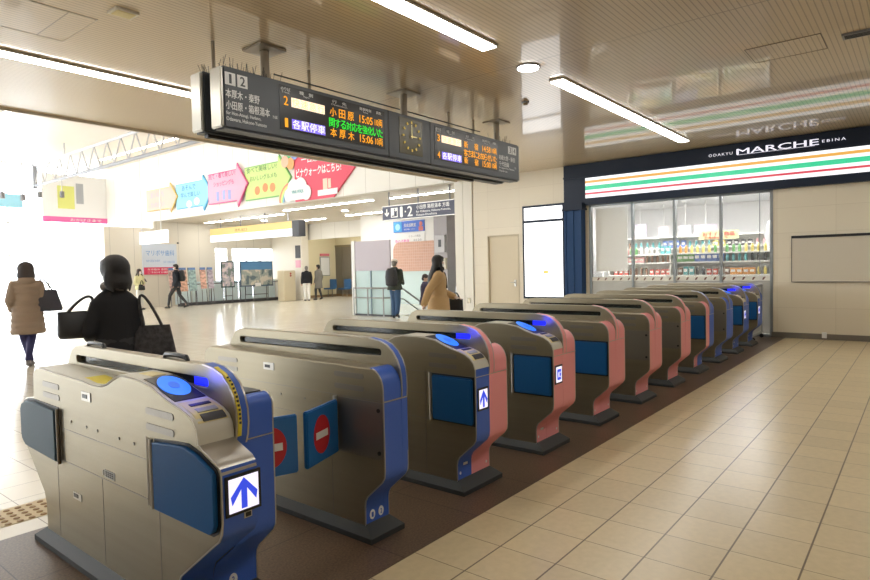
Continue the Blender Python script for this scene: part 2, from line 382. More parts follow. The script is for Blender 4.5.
# fascia of the shop front: navy cornice, lit stripes, lettering
navy = mat('navy_board', (.010, .018, .038), .5, spec=.3)
sf = thing('shopfront_fascia', (WX-.004, 3, 2.75), 'dark navy shop fascia with the long lit striped sign under the ceiling', 'shop sign')
FX = .10
MB().bb(-FX, 0, -7, 3.29, -.05, .855).bb(-FX-.03, 0, -7, 3.29, .56, .60, ).build('board', navy, sf, smooth=0)
def on_front(p):     # slightly raised off the fascia front
    return -FX-p
sg = MB(); 
def stripe(z0, z1, m, p=.012): sg.use(m).bb(on_front(p), -FX+.01, -7, 2.77, z0-2.75, z1-2.75)
lit_w = mat('lit_white', (.1, .1, .1), .4, emit=(1., 1., 1.), es=1.15)
lit_o = mat('lit_orange', (.1, .1, .1), .4, emit=(.85, .42, .06), es=1.)
lit_g = mat('lit_green', (.1, .1, .1), .4, emit=(.01, .62, .30), es=1.05)
lit_r = mat('lit_red', (.1, .1, .1), .4, emit=(.72, .03, .07), es=1.)
Z0, Z1 = 2.85, 3.285; hh = Z1-Z0
for a, b_, m in ((0, .17, lit_w), (.17, .26, lit_r), (.26, .40, lit_w), (.40, .60, lit_g), (.60, .74, lit_w), (.74, .86, lit_o), (.86, 1., lit_w)): stripe(Z0+a*hh, Z0+b_*hh, m)
sg.build('light_panel', None, sf, smooth=0)
lt = MB(); lit_t = mat('lit_lettering', (.3, .3, .3), .4, emit=(.9, .88, 1.), es=1.)
add_text(lt, 'MARCHE', (-FX-.036, 2.09-3+.0, .690), WEST, 1.30, .105, .02)
add_text(lt, 'ODAKYU', (-FX-.036, 3.02-3, .680), WEST, .42, .05, .01, spacing=1.3)
add_text(lt, 'EBINA', (-FX-.036, 1.22-3, .690), WEST, .34, .045, .012, spacing=1.4)
lt.bb(-FX-.037, -FX-.034, 1.50-3, 2.73-3, .628, .634)
lt.build('lettering', lit_t, sf, smooth=0)
# navy pilaster
pl = thing('pilaster', (WX-.005, 6.03, 0), 'dark blue square pilaster left of the shop window', 'pilaster')
bluep = mat('pilaster_blue', (.010, .045, .13), .55, spec=.25)
MB().bb(-.20, 0, -.20, .20, 0, 2.60).build('shaft', bluep, pl, smooth=0)
MB().bb(-.215, -.2, -.20, -.16, .2, 2.6).bb(-.215, -.2, .16, .20, .2, 2.6).bb(-.215, -.2, -.02, .02, .2, 2.6).build('moulding', bluep, pl, smooth=0)
MB().bb(-.24, 0, -.24, .24, 0, .18, bev=.01).build('base', navy, pl)
MB().bb(-.25, 0, -.25, .25, 2.60, 2.64, bev=.006).bb(-.22, 0, -.22, .22, 2.64, 2.75).build('capital', navy, pl)
# lit poster case
lb = thing('lit_poster_case', (WX-.005, 6.83, .6), 'tall glowing white poster case with dark frame left of the blue pilaster', 'light box')
MB().bb(-.09, 0, -.54, .54, .04, 2.2).build('case', navy, lb)
lbm = mat('lightbox_white', (.3, .3, .3), .3, emit=(1., 1., 1.), es=2.2)
MB().bb(-.095, -.08, -.49, .49, .09, 1.80).build('poster', lbm, lb, smooth=0)
MB().bb(-.095, -.08, -.49, .49, 1.86, 2.15).build('header_panel', lbm, lb, smooth=0)
MB().bb(-.097, -.094, -.12, .0, .62, .69).build('sticker', mat('sticker_orange', (.9, .4, .1), .5, emit=(1, .45, .1), es=.8), lb, smooth=0)
# framed notice board on the right wall
nb = thing('notice_board', (WX, 0, 1.02), 'wide beige wall panel with a dark top edge on the right wall', 'notice board')
MB().bb(-.03, 0, -1.9, 1.863, 0, .82).build('panel', mat('board_beige', (.60, .54, .43), .4), nb, smooth=0)
MB().bb(-.045, 0, -1.9, 1.868, .775, .82).build('top_edge', black, nb, smooth=0)
MB().bb(-.036, 0, 1.858, 1.868, -.005, .78).bb(-.036, 0, -1.9, 1.868, -.01, 0).build('frame', grey_d, nb, smooth=0)
tag(MB().bb(WX-.05, WX-.012, 1.33, 1.40, .03, .13).build('outlet_box', white, smooth=0), 'small pale box low on the right wall by the skirting', 'outlet')
# shop shelving and goods
shelfm = mat('shelf_grey', (.72, .72, .70), .4)
def shelf_unit(x, y0, y1, levels, label, depth=.4, back=True):
    r = thing('shop_shelf', (x, (y0+y1)/2, 0), label, 'shelf'); L_ = (y1-y0)/2
    for z in levels: MB().bb(0, depth, -L_, L_, z-.03, z).build('shelf_board', shelfm, r, smooth=0)
    MB().bb(depth, depth+.04, -L_, L_, 0, levels[-1]+.02).build('back_panel', shelfm, r, smooth=0)
    for s_ in (-1, 1): MB().bb(0, depth, s_*L_-.015, s_*L_+.015, 0, levels[-1]).build('side_panel', shelfm, r, smooth=0)
    return r
G1 = (.55, .85, 1.12, 1.42, 1.62)
shelf_unit(14.4, 2.45, 4.6, G1, 'low grey shop shelf nearest the shop window, right half')
shelf_unit(14.9, 4.75, 6.3, G1, 'low grey shop shelf behind the leftmost window panes')
shelf_unit(16.6, 2.0, 7.2, (.6, 1.0, 1.4, 1.8, 2.1), 'taller grey shop shelf standing behind the low shelves')
gm = [mat('goods_%s' % n, c, .5) for n, c in (('red', (.60, .10, .08)), ('orange', (.75, .33, .08)), ('green', (.14, .36, .12)), ('teal', (.12, .42, .45)), ('white', (.75, .75, .72)), ('yellow', (.75, .62, .18)), ('brown', (.22, .12, .08)), ('blue', (.12, .2, .5)), ('pink', (.75, .4, .42)), ('black', (.05, .05, .06)))]
protos = []
def bottle(m):
    b = MB(); b.cyl((0, 0, 0), .032, .13, 12); b.cyl((0, 0, .13), .032, .04, 12, r2=.013); o = b.build('goods_bottle', m); MB().cyl((0, 0, .17), .014, .02, 10).build('cap', white, o); return o
def pack(m, w, h):
    b = MB(); b.box((0, 0, h/2), (.06, w, h), bev=.006); o = b.build('goods_packet', m); MB().box((-.031, 0, h*.55), (.003, w*.7, h*.35)).build('label_patch', white, o); return o
for i, m in enumerate(gm): protos.append((bottle(m), .19)); protos.append((pack(m, .10+.02*(i % 3), .13+.02*(i % 4)), .13))
used = set()
CN = ('red', 'orange', 'green', 'teal', 'white', 'yellow', 'brown', 'blue', 'pink', 'black')
ORD = ('', 'second ', 'third ', 'fourth ', 'fifth ', 'sixth ', 'seventh ', 'eighth ', 'ninth ', 'tenth ', 'eleventh ', 'twelfth ', 'thirteenth ', 'fourteenth ', 'fifteenth ', 'sixteenth ')
seen = {}
def place_goods(x, y, z, i, label, group):
    o = protos[i][0]
    if i in used: o = copy_tree(o)
    used.add(i); o.location = (x, y, z)
    k = (label, z, i); n_ = seen.get(k, 0); seen[k] = n_+1
    tag(o, '%s%s %s from the right on the %s' % (ORD[n_] or 'first ', CN[i//2], 'bottle' if i % 2 == 0 else 'packet', label.replace('LEVEL', {1.62: 'top', 1.8: 'top', 1.42: 'middle', 1.4: 'lower', 1.12: 'bottom visible', .85: 'lowest'}[z])), 'product', group)
for y0, y1, x, levels, lab, grp, step in ((2.52, 4.52, 14.5, (1.12, 1.42, 1.62), 'LEVEL board of the low shop shelf', 'goods on the low shop shelf', .125),
                                     (4.83, 6.2, 15.0, (1.12, 1.42, 1.62), 'LEVEL board of the left shop shelf', 'goods on the left low shop shelf', .13),
                                     (2.1, 7.1, 16.7, (1.4, 1.8), 'LEVEL board of the tall back shelf', 'goods on the tall shop shelf', .16)):
    for z in levels:
        y = y0; run = 0
        while y < y1:
            if run <= 0: kind = random.randrange(len(protos)); run = random.randint(2, 5)
            run -= 1
            place_goods(x+random.uniform(-.02, .02), y, z, kind, lab, grp); y += step
for i, (o, _) in enumerate(protos):
    if i not in used: place_goods(14.5, 4.5, .85, i, 'LEVEL board of the low shop shelf', 'goods low on the shop shelf')
# shop posters, banner and lamps
for y, z, w_, h_, m, lab in ((6.6, 2.25, .42, .52, mat('poster_lilac', (.62, .58, .70), .5), 'pale lilac poster high at the left of the shop interior'), (5.9, 2.2, .30, .42, mat('poster_pink', (.70, .55, .58), .5), 'narrow pale pink poster beside the lilac one in the shop'),
                          (5.3, 2.2, .34, .42, mat('poster_grey', (.55, .55, .6), .5), 'grey poster between the pink poster and the shelf banner in the shop'), (4.75, 2.2, .6, .40, mat('poster_mauve', (.60, .52, .60), .5), 'wide mauve poster on the shop interior')):
    tag(MB().bb(17.9, 17.92, y-w_/2, y+w_/2, z-h_/2+.05, z+h_/2+.05).build('shop_poster', m, smooth=0), lab, 'poster')
    tag(bpy.data.objects[-1] if False else MB().bb(17.93, 17.95, y-.01, y+.01, z+.25, 3.1).build('poster_hanger', shelfm, smooth=0), 'thin hanger holding the %s' % lab.split(' on ')[0].split(' high ')[0].split(' beside ')[0].split(' between ')[0], 'hanger')
bn = thing('shop_banner', (14.6, 3.6, 1.86), 'pale yellow sale banner with red lettering above the shop shelf', 'banner')
MB().bb(0, .01, -.42, .42, .05, .24).build('board', mat('banner_yellow', (.80, .78, .45), .5), bn, smooth=0)
tx = MB(); add_text(tx, 'おすすめ商品', (-.003, 0, .17), WEST, .66, .09, .03); add_text(tx, 'お買得セール', (-.003, .05, .09), WEST, .5, .05, .02); tx.build('lettering', mat('text_red', (.7, .05, .08), .5), bn, smooth=0)
MB().tube([(.005, -.3, -.25), (.005, -.3, .06)], .006, 6).build('post', shelfm, bn)
MB().tube([(.005, .3, -.25), (.005, .3, .06)], .006, 6).build('post', shelfm, bn)
lamp_e = mat('lamp_white', (.5, .5, .5), .4, emit=(1., .975, .92), es=LAMP)
lampshop = mat('shop_lamp', (.5, .5, .5), .4, emit=(1., .99, .97), es=65.)
lamp_at = mat('atrium_lamp', (.5, .5, .5), .4, emit=(1., .99, .97), es=9.)
def strip_light(name, x0, x1, y0, y1, z, label, m, grp=None, n=1):
    t = thing(name, ((x0+x1)/2, (y0+y1)/2, z-.003), label, 'ceiling light', grp); a = (x1-x0)/2; c_ = (y1-y0)/2
    MB().bb(-a-.012, a+.012, -c_-.012, c_+.012, -.022, 0).build('housing', mat('lamp_frame', (.6, .58, .52), .4), t, smooth=0)
    MB().bb(-a, a, -c_, c_, -.032, -.02).build('diffuser', m, t, smooth=0)
    k = int(max(a, c_)*2/1.25)
    if n:
        for q in range(1, k):
            u = -max(a, c_)+2*max(a, c_)*q/k
            b_ = MB(); (b_.bb(u-.008, u+.008, -c_, c_, -.035, -.03) if a > c_ else b_.bb(-a, a, u-.008, u+.008, -.035, -.03)); b_.build('joint_clip', grey_l, t, smooth=0)
    return t
for x, y0, y1, lab in ((14.3, 2.6, 4.4, 'right-hand shop ceiling light nearest the window'), (14.3, 4.8, 6.8, 'left-hand shop ceiling light nearest the window'), (16.3, 1.0, 3.6, 'right-hand shop ceiling light further in'), (16.3, 4.2, 7.4, 'left-hand shop ceiling light further in')):
    strip_light('shop_ceiling_light', x-.09, x+.09, y0, y1, 3.10, 'white strip light, ' + lab, lampshop, 'shop ceiling lights', 0)
for y in (2.75, 3.9):
    c_ = thing('security_camera', (13.3 if y < 3 else 15.0, y, 3.1), 'small dome camera on the shop ceiling, %s' % ('right of the window centre' if y < 3 else 'near the shop window centre'), 'camera')
    MB().cyl((0, 0, -.03), .05, .03, 16).build('mount', white, c_); MB().ell((0, 0, -.045), (.045, .045, .04)).build('dome', black, c_)
tag(MB().rings([(15.6, 2.6, 1.7, .16, .2), (15.6, 2.6, 2.0, .22, .28), (15.6, 2.6, 2.3, .16, .2), (15.6, 2.6, 2.4, .05, .06)], 12).build('hanging_cover', mat('cover_grey', (.45, .46, .47), .7)), 'grey cone-shaped cover seen through the right end of the shop window', 'shop equipment')
tag(MB().bb(15.55, 15.65, 2.35, 2.85, 0, 1.72).build('equipment_stand', white, smooth=0), 'white stand under the grey cone cover in the shop', 'stand')
tag(MB().bb(12.72, 12.74, 4.95, 5.66, 1.25, 2.62).build('window_screen', mat('screen_white', (.85, .84, .80), .6), smooth=0), 'plain white sheet hung behind the leftmost shop window pane', 'screen')

# ================================================================== CEILING FITTINGS
strip_light('ceiling_strip_light', .6, 5.15, 3.31, 3.47, CZ, 'long white ceiling strip light above the nearest gates, at the top of the photo', lamp_e)
strip_light('ceiling_strip_light', 6.57, 11.44, 3.31, 3.47, CZ, 'long white ceiling strip light pointing toward the shop sign', lamp_e)
strip_light('ceiling_strip_light', .3, 4.85, 6.90, 7.06, CZ, 'long white ceiling strip light at far left, running behind the departure board', lamp_e)
strip_light('ceiling_strip_light', 6.57, 11.44, 6.90, 7.06, CZ, 'ceiling strip light hidden beyond the departure board', lamp_e)
for x0, x1, w_ in ((.6, 5.15, 'near'), (6.57, 11.44, 'far')): strip_light('ceiling_strip_light', x0, x1, -.3, -.14, CZ, 'ceiling strip light over the beige tiled floor, %s one' % w_, lamp_e)
strip_light('ceiling_strip_light', -5, -.6, 3.31, 3.47, CZ, 'ceiling strip light behind the camera', lamp_e)
dl = thing('downlight', (5.98, 3.43, CZ), 'round white downlight between the two strip lights', 'ceiling light')
MB().cyl((0, 0, -.012), .135, .012, 28).build('rim', grey_m, dl); MB().cyl((0, 0, -.02), .115, .012, 28).build('lens', lamp_e, dl)
sd = thing('smoke_detector', (7.2, 4.18, CZ), 'small round brown sensor on the ceiling below the downlight', 'sensor')
MB().cyl((0, 0, -.02), .05, .02, 18).build('base', grey_m, sd); MB().cyl((0, 0, -.045), .03, .025, 14).build('sensing_head', mat('sensor_brown', (.3, .22, .12), .5), sd)
sp = thing('ceiling_speaker', (2.42, 5.23, CZ), 'small white square plate on the ceiling at upper left', 'ceiling speaker')
MB().box((0, 0, -.01), (.19, .16, .02)).build('plate', mat('plate_cream', (.72, .68, .58), .5), sp, smooth=0); MB().box((0, 0, -.022), (.15, .12, .006)).build('grille', cream, sp, smooth=0)
hm = mat('hatch_line', (.12, .09, .06), .6)
def hatch(x0, x1, y0, y1, label, m):
    t = thing('ceiling_hatch', ((x0+x1)/2, (y0+y1)/2, CZ), label, 'access hatch'); a = (x1-x0)/2; c_ = (y1-y0)/2; e = .008
    MB().bb(-a, a, -c_, -c_+e, -.004, 0).bb(-a, a, c_-e, c_, -.004, 0).bb(-a, -a+e, -c_, c_, -.004, 0).bb(a-e, a, -c_, c_, -.004, 0).build('frame', m, t, smooth=0)
    MB().bb(-a+e, a-e, -c_+e, c_-e, -.002, 0).build('cover', ceil_m, t, smooth=0)
hatch(7.05, 7.6, .80, 1.48, 'rectangular access hatch in the ceiling above the shop side', hm)
hatch(1.1, 2.35, 5.55, 6.3, 'pale-edged access hatch in the ceiling at the upper left corner', trimm)
av = thing('air_vent', (7.3, .35, CZ), 'dark slotted air vent in the ceiling at the right edge', 'vent')
MB().box((0, 0, -.01), (.16, .6, .02)).build('frame', grey_m, av, smooth=0)
for k in (-.04, 0, .04): MB().box((k, 0, -.022), (.02, .56, .006)).build('slat', black, av, smooth=0)

# ================================================================== DEPARTURE BOARD
dbm = mat('board_slate', (.070, .078, .088), .42)
db = thing('departure_board', (5.565, 5.05, 2.69), 'long double-sided departure board with orange text hung from the ceiling', 'departure board')
def P(x, z, y=4.8): return (x-5.565, y-5.05, z-2.69)
HX = 2.515
for yc, nm, ex in ((-.15, 'front_housing', 0), (.12, 'rear_housing', .03)):
    b = MB(); b.box((-ex/2, yc, .275), (2*HX-.02+ex, .18, .55), bev=.02); b.build(nm, dbm, db)
endm = mat('board_end_steel', (.45, .43, .38), .3, .8)
for s_ in (-1, 1):
    MB().box((s_*(HX-.005), -.15, .275), (.03, .17, .53), bev=.01).build('end_cap', endm, db); MB().box((s_*(HX-.005)-(.03 if s_ < 0 else 0), .12, .275), (.03, .17, .53), bev=.01).build('end_cap', endm, db)
MB().bb(-HX+.1, HX-.1, -.10, .02, .03, .5).build('core_frame', black, db, smooth=0)
MB().bb(-HX+.05, HX-.75, .09, .15, -.03, .01).build('bottom_rail', black, db)
F = -.2405
scr = mat('screen_black', (.012, .011, .012), .3)
for nm, x0, x1 in (('left', 3.66, 5.11), ('right', 6.02, 7.46)):
    MB().bb(x0-5.565, x1-5.565, F-.004, F+.01, 2.775-2.69, 3.20-2.69).build('screen', scr, db, smooth=0)
MB().bb(5.17-5.565, 5.19-5.565, F-.002, F+.01, .01, .54).bb(5.93-5.565, 5.95-5.565, F-.002, F+.01, .01, .54).build('seam', black, db, smooth=0)
led_o = mat('led_orange', (.1, .05, .0), .5, emit=(1., .38, .012), es=1.2)
led_g = mat('led_green', (.0, .1, .0), .5, emit=(.03, .85, .04), es=1.1)
led_w = mat('led_white', (.2, .2, .2), .5, emit=(1., .80, .55), es=1.3)
led_p = mat('led_violet', (.05, .05, .2), .5, emit=(.24, .16, .95), es=1.)
led_t = mat('led_text_light', (.2, .2, .2), .5, emit=(.95, .9, 1.), es=1.2)
prt = mat('print_grey', (.78, .78, .77), .6)
def word(name, m, body, x, z, w, h, bold=.03, align='CENTER', y=4.799, sep=None):
    b = MB()
    if sep is None: add_text(b, body, P(x, z, y), SOUTH, w, h, bold, align=align)
    else:
        for i, ch in enumerate(body): add_text(b, ch, P(x+i*sep, z, y), SOUTH, w, h, bold)
    return b.build(name, m, db, smooth=0)
led_e = mat('led_text_orange', (.3, .1, 0), .5, emit=(1., .62, .30), es=1.2)
def led(x0, rows):
    zt, zm, zb = 3.055, 2.945, 2.845
    p1, dest1, t1, p2, dest2, t2, msg, mm = rows
    for z, p, d, t in ((zt, p1, dest1, t1), (zb, p2, dest2, t2)):
        word('led_numeral', led_o, p, x0+.07, z, .030 if p == '1' else .05, .085, .02)
        word('led_lettering', led_o, d, x0+(.67 if x0 < 5.5 else .66), z, .088, .09, .02, sep=.125 if len(d) == 3 else .24)
        word('led_lettering', led_o, t, x0+1.15, z, .20, .082, .02); word('led_lettering', led_o, '10両', x0+1.345, z, .12, .082, .02)
    word('led_message', led_g if mm == 'g' else led_o, msg, x0+.65, zm, .80/len(msg)*.95, .09, .016, sep=.80/len(msg))
    MB().bb(x0+.14-5.565, x0+.56-5.565, F-.006, F-.003, zt-.045-2.69, zt+.045-2.69).build('led_block', led_w, db, smooth=0)
    MB().bb(x0+.14-5.565, x0+.56-5.565, F-.006, F-.003, zb-.048-2.69, zb+.048-2.69).build('led_block', led_p, db, smooth=0)
    word('led_lettering', led_t, '各駅停車', x0+.19, zb, .095, .086, .015, y=4.797, sep=.105); word('led_lettering', led_e, '快速急行', x0+.19, zt, .088, .078, .0, y=4.797, sep=.105)
    for ch, q, w_ in (('のりば', .07, .11), ('種　別', .32, .17), ('行　先', .76, .20), ('発車時刻', 1.14, .18), ('両数', 1.35, .08)): word('header_lettering', prt, ch, x0+q, 3.165, w_, .034, .02)
    for q, s_ in ((.07, 'Track'), (.32, 'Type'), (.76, 'Destination'), (1.14, 'Time')): word('header_lettering', prt, s_, x0+q, 3.135, .02*len(s_), .018, .01)
led(3.66, ('2', '小田原', '15:05', '1', '本厚木', '15:06', '関する対応を強化いた', 'g'))
led(6.02, ('3', '新宿', '14:58', '4', '新宿', '15:00', '客さまにお知らせいた', 'o'))
for ch, x, w_ in (('1', 3.135, .026), ('2', 3.26, .048), ('3', 7.808, .042), ('4', 7.928, .048)):
    MB().bb(x-.052-5.565, x+.052-5.565, F-.003, F+.001, 3.075-2.69, 3.185-2.69).build('number_plate', prt, db, smooth=0); word('numeral', dbm, ch, x, 3.13, w_, .082, .0 if ch == '1' else .04, y=4.8045)
def pw(body, x, z, w, h, bold=.02, align='LEFT'): word('printed_lettering', prt, body, x, z, w, h, bold, align, y=4.8065)
pw('本厚木・秦野', 3.085, 3.00, .35, .078, .03); pw('小田原・箱根湯本', 3.085, 2.90, .46, .078, .03); pw('方面', 3.63, 2.875, .055, .03, .01, 'RIGHT')
pw('for Hon-Atsugi, Hadano,', 3.085, 2.825, .36, .040, .015); pw('Odawara, Hakone-Yumoto', 3.085, 2.775, .42, .040, .015)
pw('相模大野・新宿', 7.50, 2.995, .44, .070); pw('千代田線', 7.50, 2.905, .27, .070); pw('方面', 7.97, 2.88, .055, .03, .01, 'RIGHT')
pw('for Sagami-Ono, Shinjuku,', 7.50, 2.845, .42, .032, .012); pw('Chiyoda Line', 7.50, 2.80, .22, .032, .012)
# clock in the middle
ck = MB().bb(5.36-5.565, 5.78-5.565, F-.004, F+.005, 2.775-2.69, 3.20-2.69).build('clock_face', mat('clock_dark', (.07, .055, .01), .3), db, smooth=0)
cl_e = mat('clock_yellow', (.3, .2, .02), .5, emit=(.55, .38, .05), es=.7); b = MB()
for k in range(12):
    a = 2*pi*k/12; flat(b, rect(.022, .03), P(5.57+.15*sin(a), 2.988+.165*cos(a), 4.80-.006), ((cos(a), 0, -sin(a)), (sin(a), 0, cos(a))), .002)
b.build('hour_marks', cl_e, ck, smooth=0)
b = MB()
for a, l, w_ in ((radians(-2), .14, .012), (radians(89), .09, .016)):
    flat(b, [(-w_/2, -.02), (w_/2, -.02), (w_/3, l), (-w_/3, l)], P(5.57, 2.988, 4.80-.009), ((cos(a), 0, -sin(a)), (sin(a), 0, cos(a))), .002)
b.build('clock_hands', mat('clock_hand', (.7, .6, .3), .5, emit=(.6, .5, .2), es=.6), ck, smooth=0)
plt = mat('hanger_beige', (.36, .31, .24), .4)
for x in (3.72, 5.78, 7.90):
    MB().tube([P(x, 3.22, 5.1), P(x, CZ-.01, 5.1)], .045, 14).build('hanger_post', plt, db)
    MB().box(P(x, CZ-.01, 5.1), (.30, .30, .018)).build('ceiling_plate', plt, db, smooth=0)
for x in (3.25, 4.4, 6.9, 7.5): MB().tube([P(x, 3.22, 5.25), P(x, CZ-.01, 5.25)], .018, 8).build('hanger_rod', plt, db)
b = MB()
for k in range(46):
    x = 3.1+k*.0135*1.4 if k < 34 else 7.5+(k-34)*.04
    y = random.uniform(4.84, 5.0); b.tube([P(x, 3.235, y), P(x+random.uniform(-.03, .03), 3.235+random.uniform(.06, .13), y+random.uniform(-.03, .03))], .0025, 4)
for k in range(8): b.tube([P(3.1+k*.01, 3.235, 5.2), P(3.1+k*.012-.03, 3.33, 5.2+random.uniform(-.04, .04))], .0025, 4)
tag(b.build('bird_spikes', grey_d, db), kind='stuff')
for z in (3.36, 3.43): MB().tube([P(3.9, z, 5.2), P(7.6, z, 5.2)], .008, 6).build('support_wire', grey_d, db)

# ================================================================== GATES
Fo = [(-.685, .055), (-.685, .17), (-.690, .20), (-.706, .228), (-.815, .325), (-.831, .350), (-.835, .385)]
def arc(cx, cy, rx, ry, a0, a1, n=7): return [(cx+rx*cos(radians(a0+(a1-a0)*k/n)), cy+ry*sin(radians(a0+(a1-a0)*k/n))) for k in range(n+1)]
std_front = Fo+[(-.835, .74)]+arc(-.745, .80, .09, .107, 180, 90)                      # bottom -> up -> over the corner
sq_front = Fo+[(-.835, .74)]+arc(-.785, .865, .05, .045, 180, 90, 4)
rd_front = Fo+[(-.837, .735), (-.837, .79), (-.826, .825), (-.80, .855), (-.765, .876), (-.72, .891), (-.66, .905), (-.60, .925), (-.53, .952), (-.44, .965), (-.38, .968), (-.25, .968)]
rear_tail = [(.695, .925)]+arc(.745, .845, .085, .08, 90, 0, 5)+[(-y, z) for y, z in reversed(Fo)]
rd_top = [(-.18, .955), (-.12, .928), (-.04, .908), (.06, .905), (.15, .915), (.40, .92)]
wing_front = [(-.685, .055), (-.685, .17), (-.69, .20), (-.71, .235), (-.955, .42), (-.990, .445), (-1.008, .475), (-1.015, .52), (-1.015, .690), (-1.008, .712), (-.99, .728), (-.90, .762), (-.873, .778), (-.873, .80), (-.866, .835), (-.845, .862), (-.81, .882), (-.76, .897), (-.70, .908), (-.60, .935), (-.53, .960), (-.44, .974), (-.38, .978), (-.25, .978)]
wing_tail = [(.70, .93), (.76, .925), (.785, .905), (.80, .87), (.81, .765), (.93, .745), (.965, .725), (.975, .68), (.975, .52), (.965, .485), (.93, .455), (.71, .26), (.69, .21), (.685, .17), (.685, .055)]
Fc0 = Fo+[(-.837, .742)]
Fc = [(-.685, .055), (-.687, .17), (-.695, .20), (-.714, .228), (-.838, .325), (-.860, .350), (-.868, .385), (-.870, .742)]
def rail_outline(wing=True):
    fr_ = [(-.872, .744), (-.886, .78), (-.893, .83), (-.890, .88), (-.874, .93), (-.845, .975), (-.80, 1.01), (-.74, 1.032), (-.66, 1.042)]
    re_ = [(.56, 1.042), (.62, 1.036), (.67, 1.015), (.705, .975), (.73, .93), (.745, .88), (.745, .80), (.74, .735)]
    if not wing: fr_ = [(-.837, .744), (-.841, .79), (-.839, .85), (-.831, .895), (-.812, .94), (-.782, .98), (-.74, 1.012), (-.69, 1.030), (-.61, 1.041)]
    return fr_, re_
def seg(pts, z0=None, z1=None, i0=0, i1=None): return pts[i0:i1]
def top_point(prof, y):
    best = None
    for a, b_ in zip(prof, prof[1:]):
        if a[0] <= y <= b_[0] and b_[0] > a[0] and a[1] > .6:
            t_ = (y-a[0])/(b_[0]-a[0]); best = (y, a[1]+(b_[1]-a[1])*t_); nrm = Vector((-(b_[1]-a[1]), b_[0]-a[0])).normalized(); return Vector(best), nrm, Vector((b_[0]-a[0], b_[1]-a[1])).normalized()
def tilt(x, prof, y, lift=.004):
    p, n, t_ = top_point(prof, y); return ((x, p.x+n.x*lift, p.y+n.y*lift), ((1, 0, 0), (0, t_.x, t_.y)))
NP_pts = rrect(-.155, .155, -.14, .14, .012, 3)
def flap_open(parent, x, yh, ang, zc=.58, w=.31, h=.285, side=-1):
    """swung-out flap hinged at (x, yh); ang measured from the lane direction"""
    dx = side*cos(ang); dy = -sin(ang)
    r = Vector((dx, dy, 0))*side*1.0; right = Vector((-dx, -dy, 0)) if side < 0 else Vector((dx, dy, 0))
    cx, cy = x+dx*(w/2+.012), yh+dy*(w/2+.012)
    face = (tuple(right), (0, 0, 1)); n = right.cross(Vector((0, 0, 1)))
    b = MB(); T = frame_m((cx, cy, zc), *face); b.box((0, 0, 0), (w, h, .026), T, bev=.006); fl = b.build('barrier_flap', flapo, parent)
    b = MB(); b.use(red); flat(b, disc(.078, 28, 0, 0, .098), tuple(T @ Vector((-.02 if side < 0 else .02, 0, .0135))), face, .0015)
    fb = (tuple(-right), (0, 0, 1)); flat(b, disc(.078, 28, 0, 0, .098), tuple(T @ Vector((-.02, 0, -.0135))), fb, .0015)
    b.use(white); flat(b, rect(.115, .036), tuple(T @ Vector((-.02 if side < 0 else .02, 0, .015))), face, .0015); flat(b, rect(.115, .036), tuple(T @ Vector((-.02, 0, -.015))), fb, .0015)
    b.build('no_entry_sign', None, fl, smooth=0)
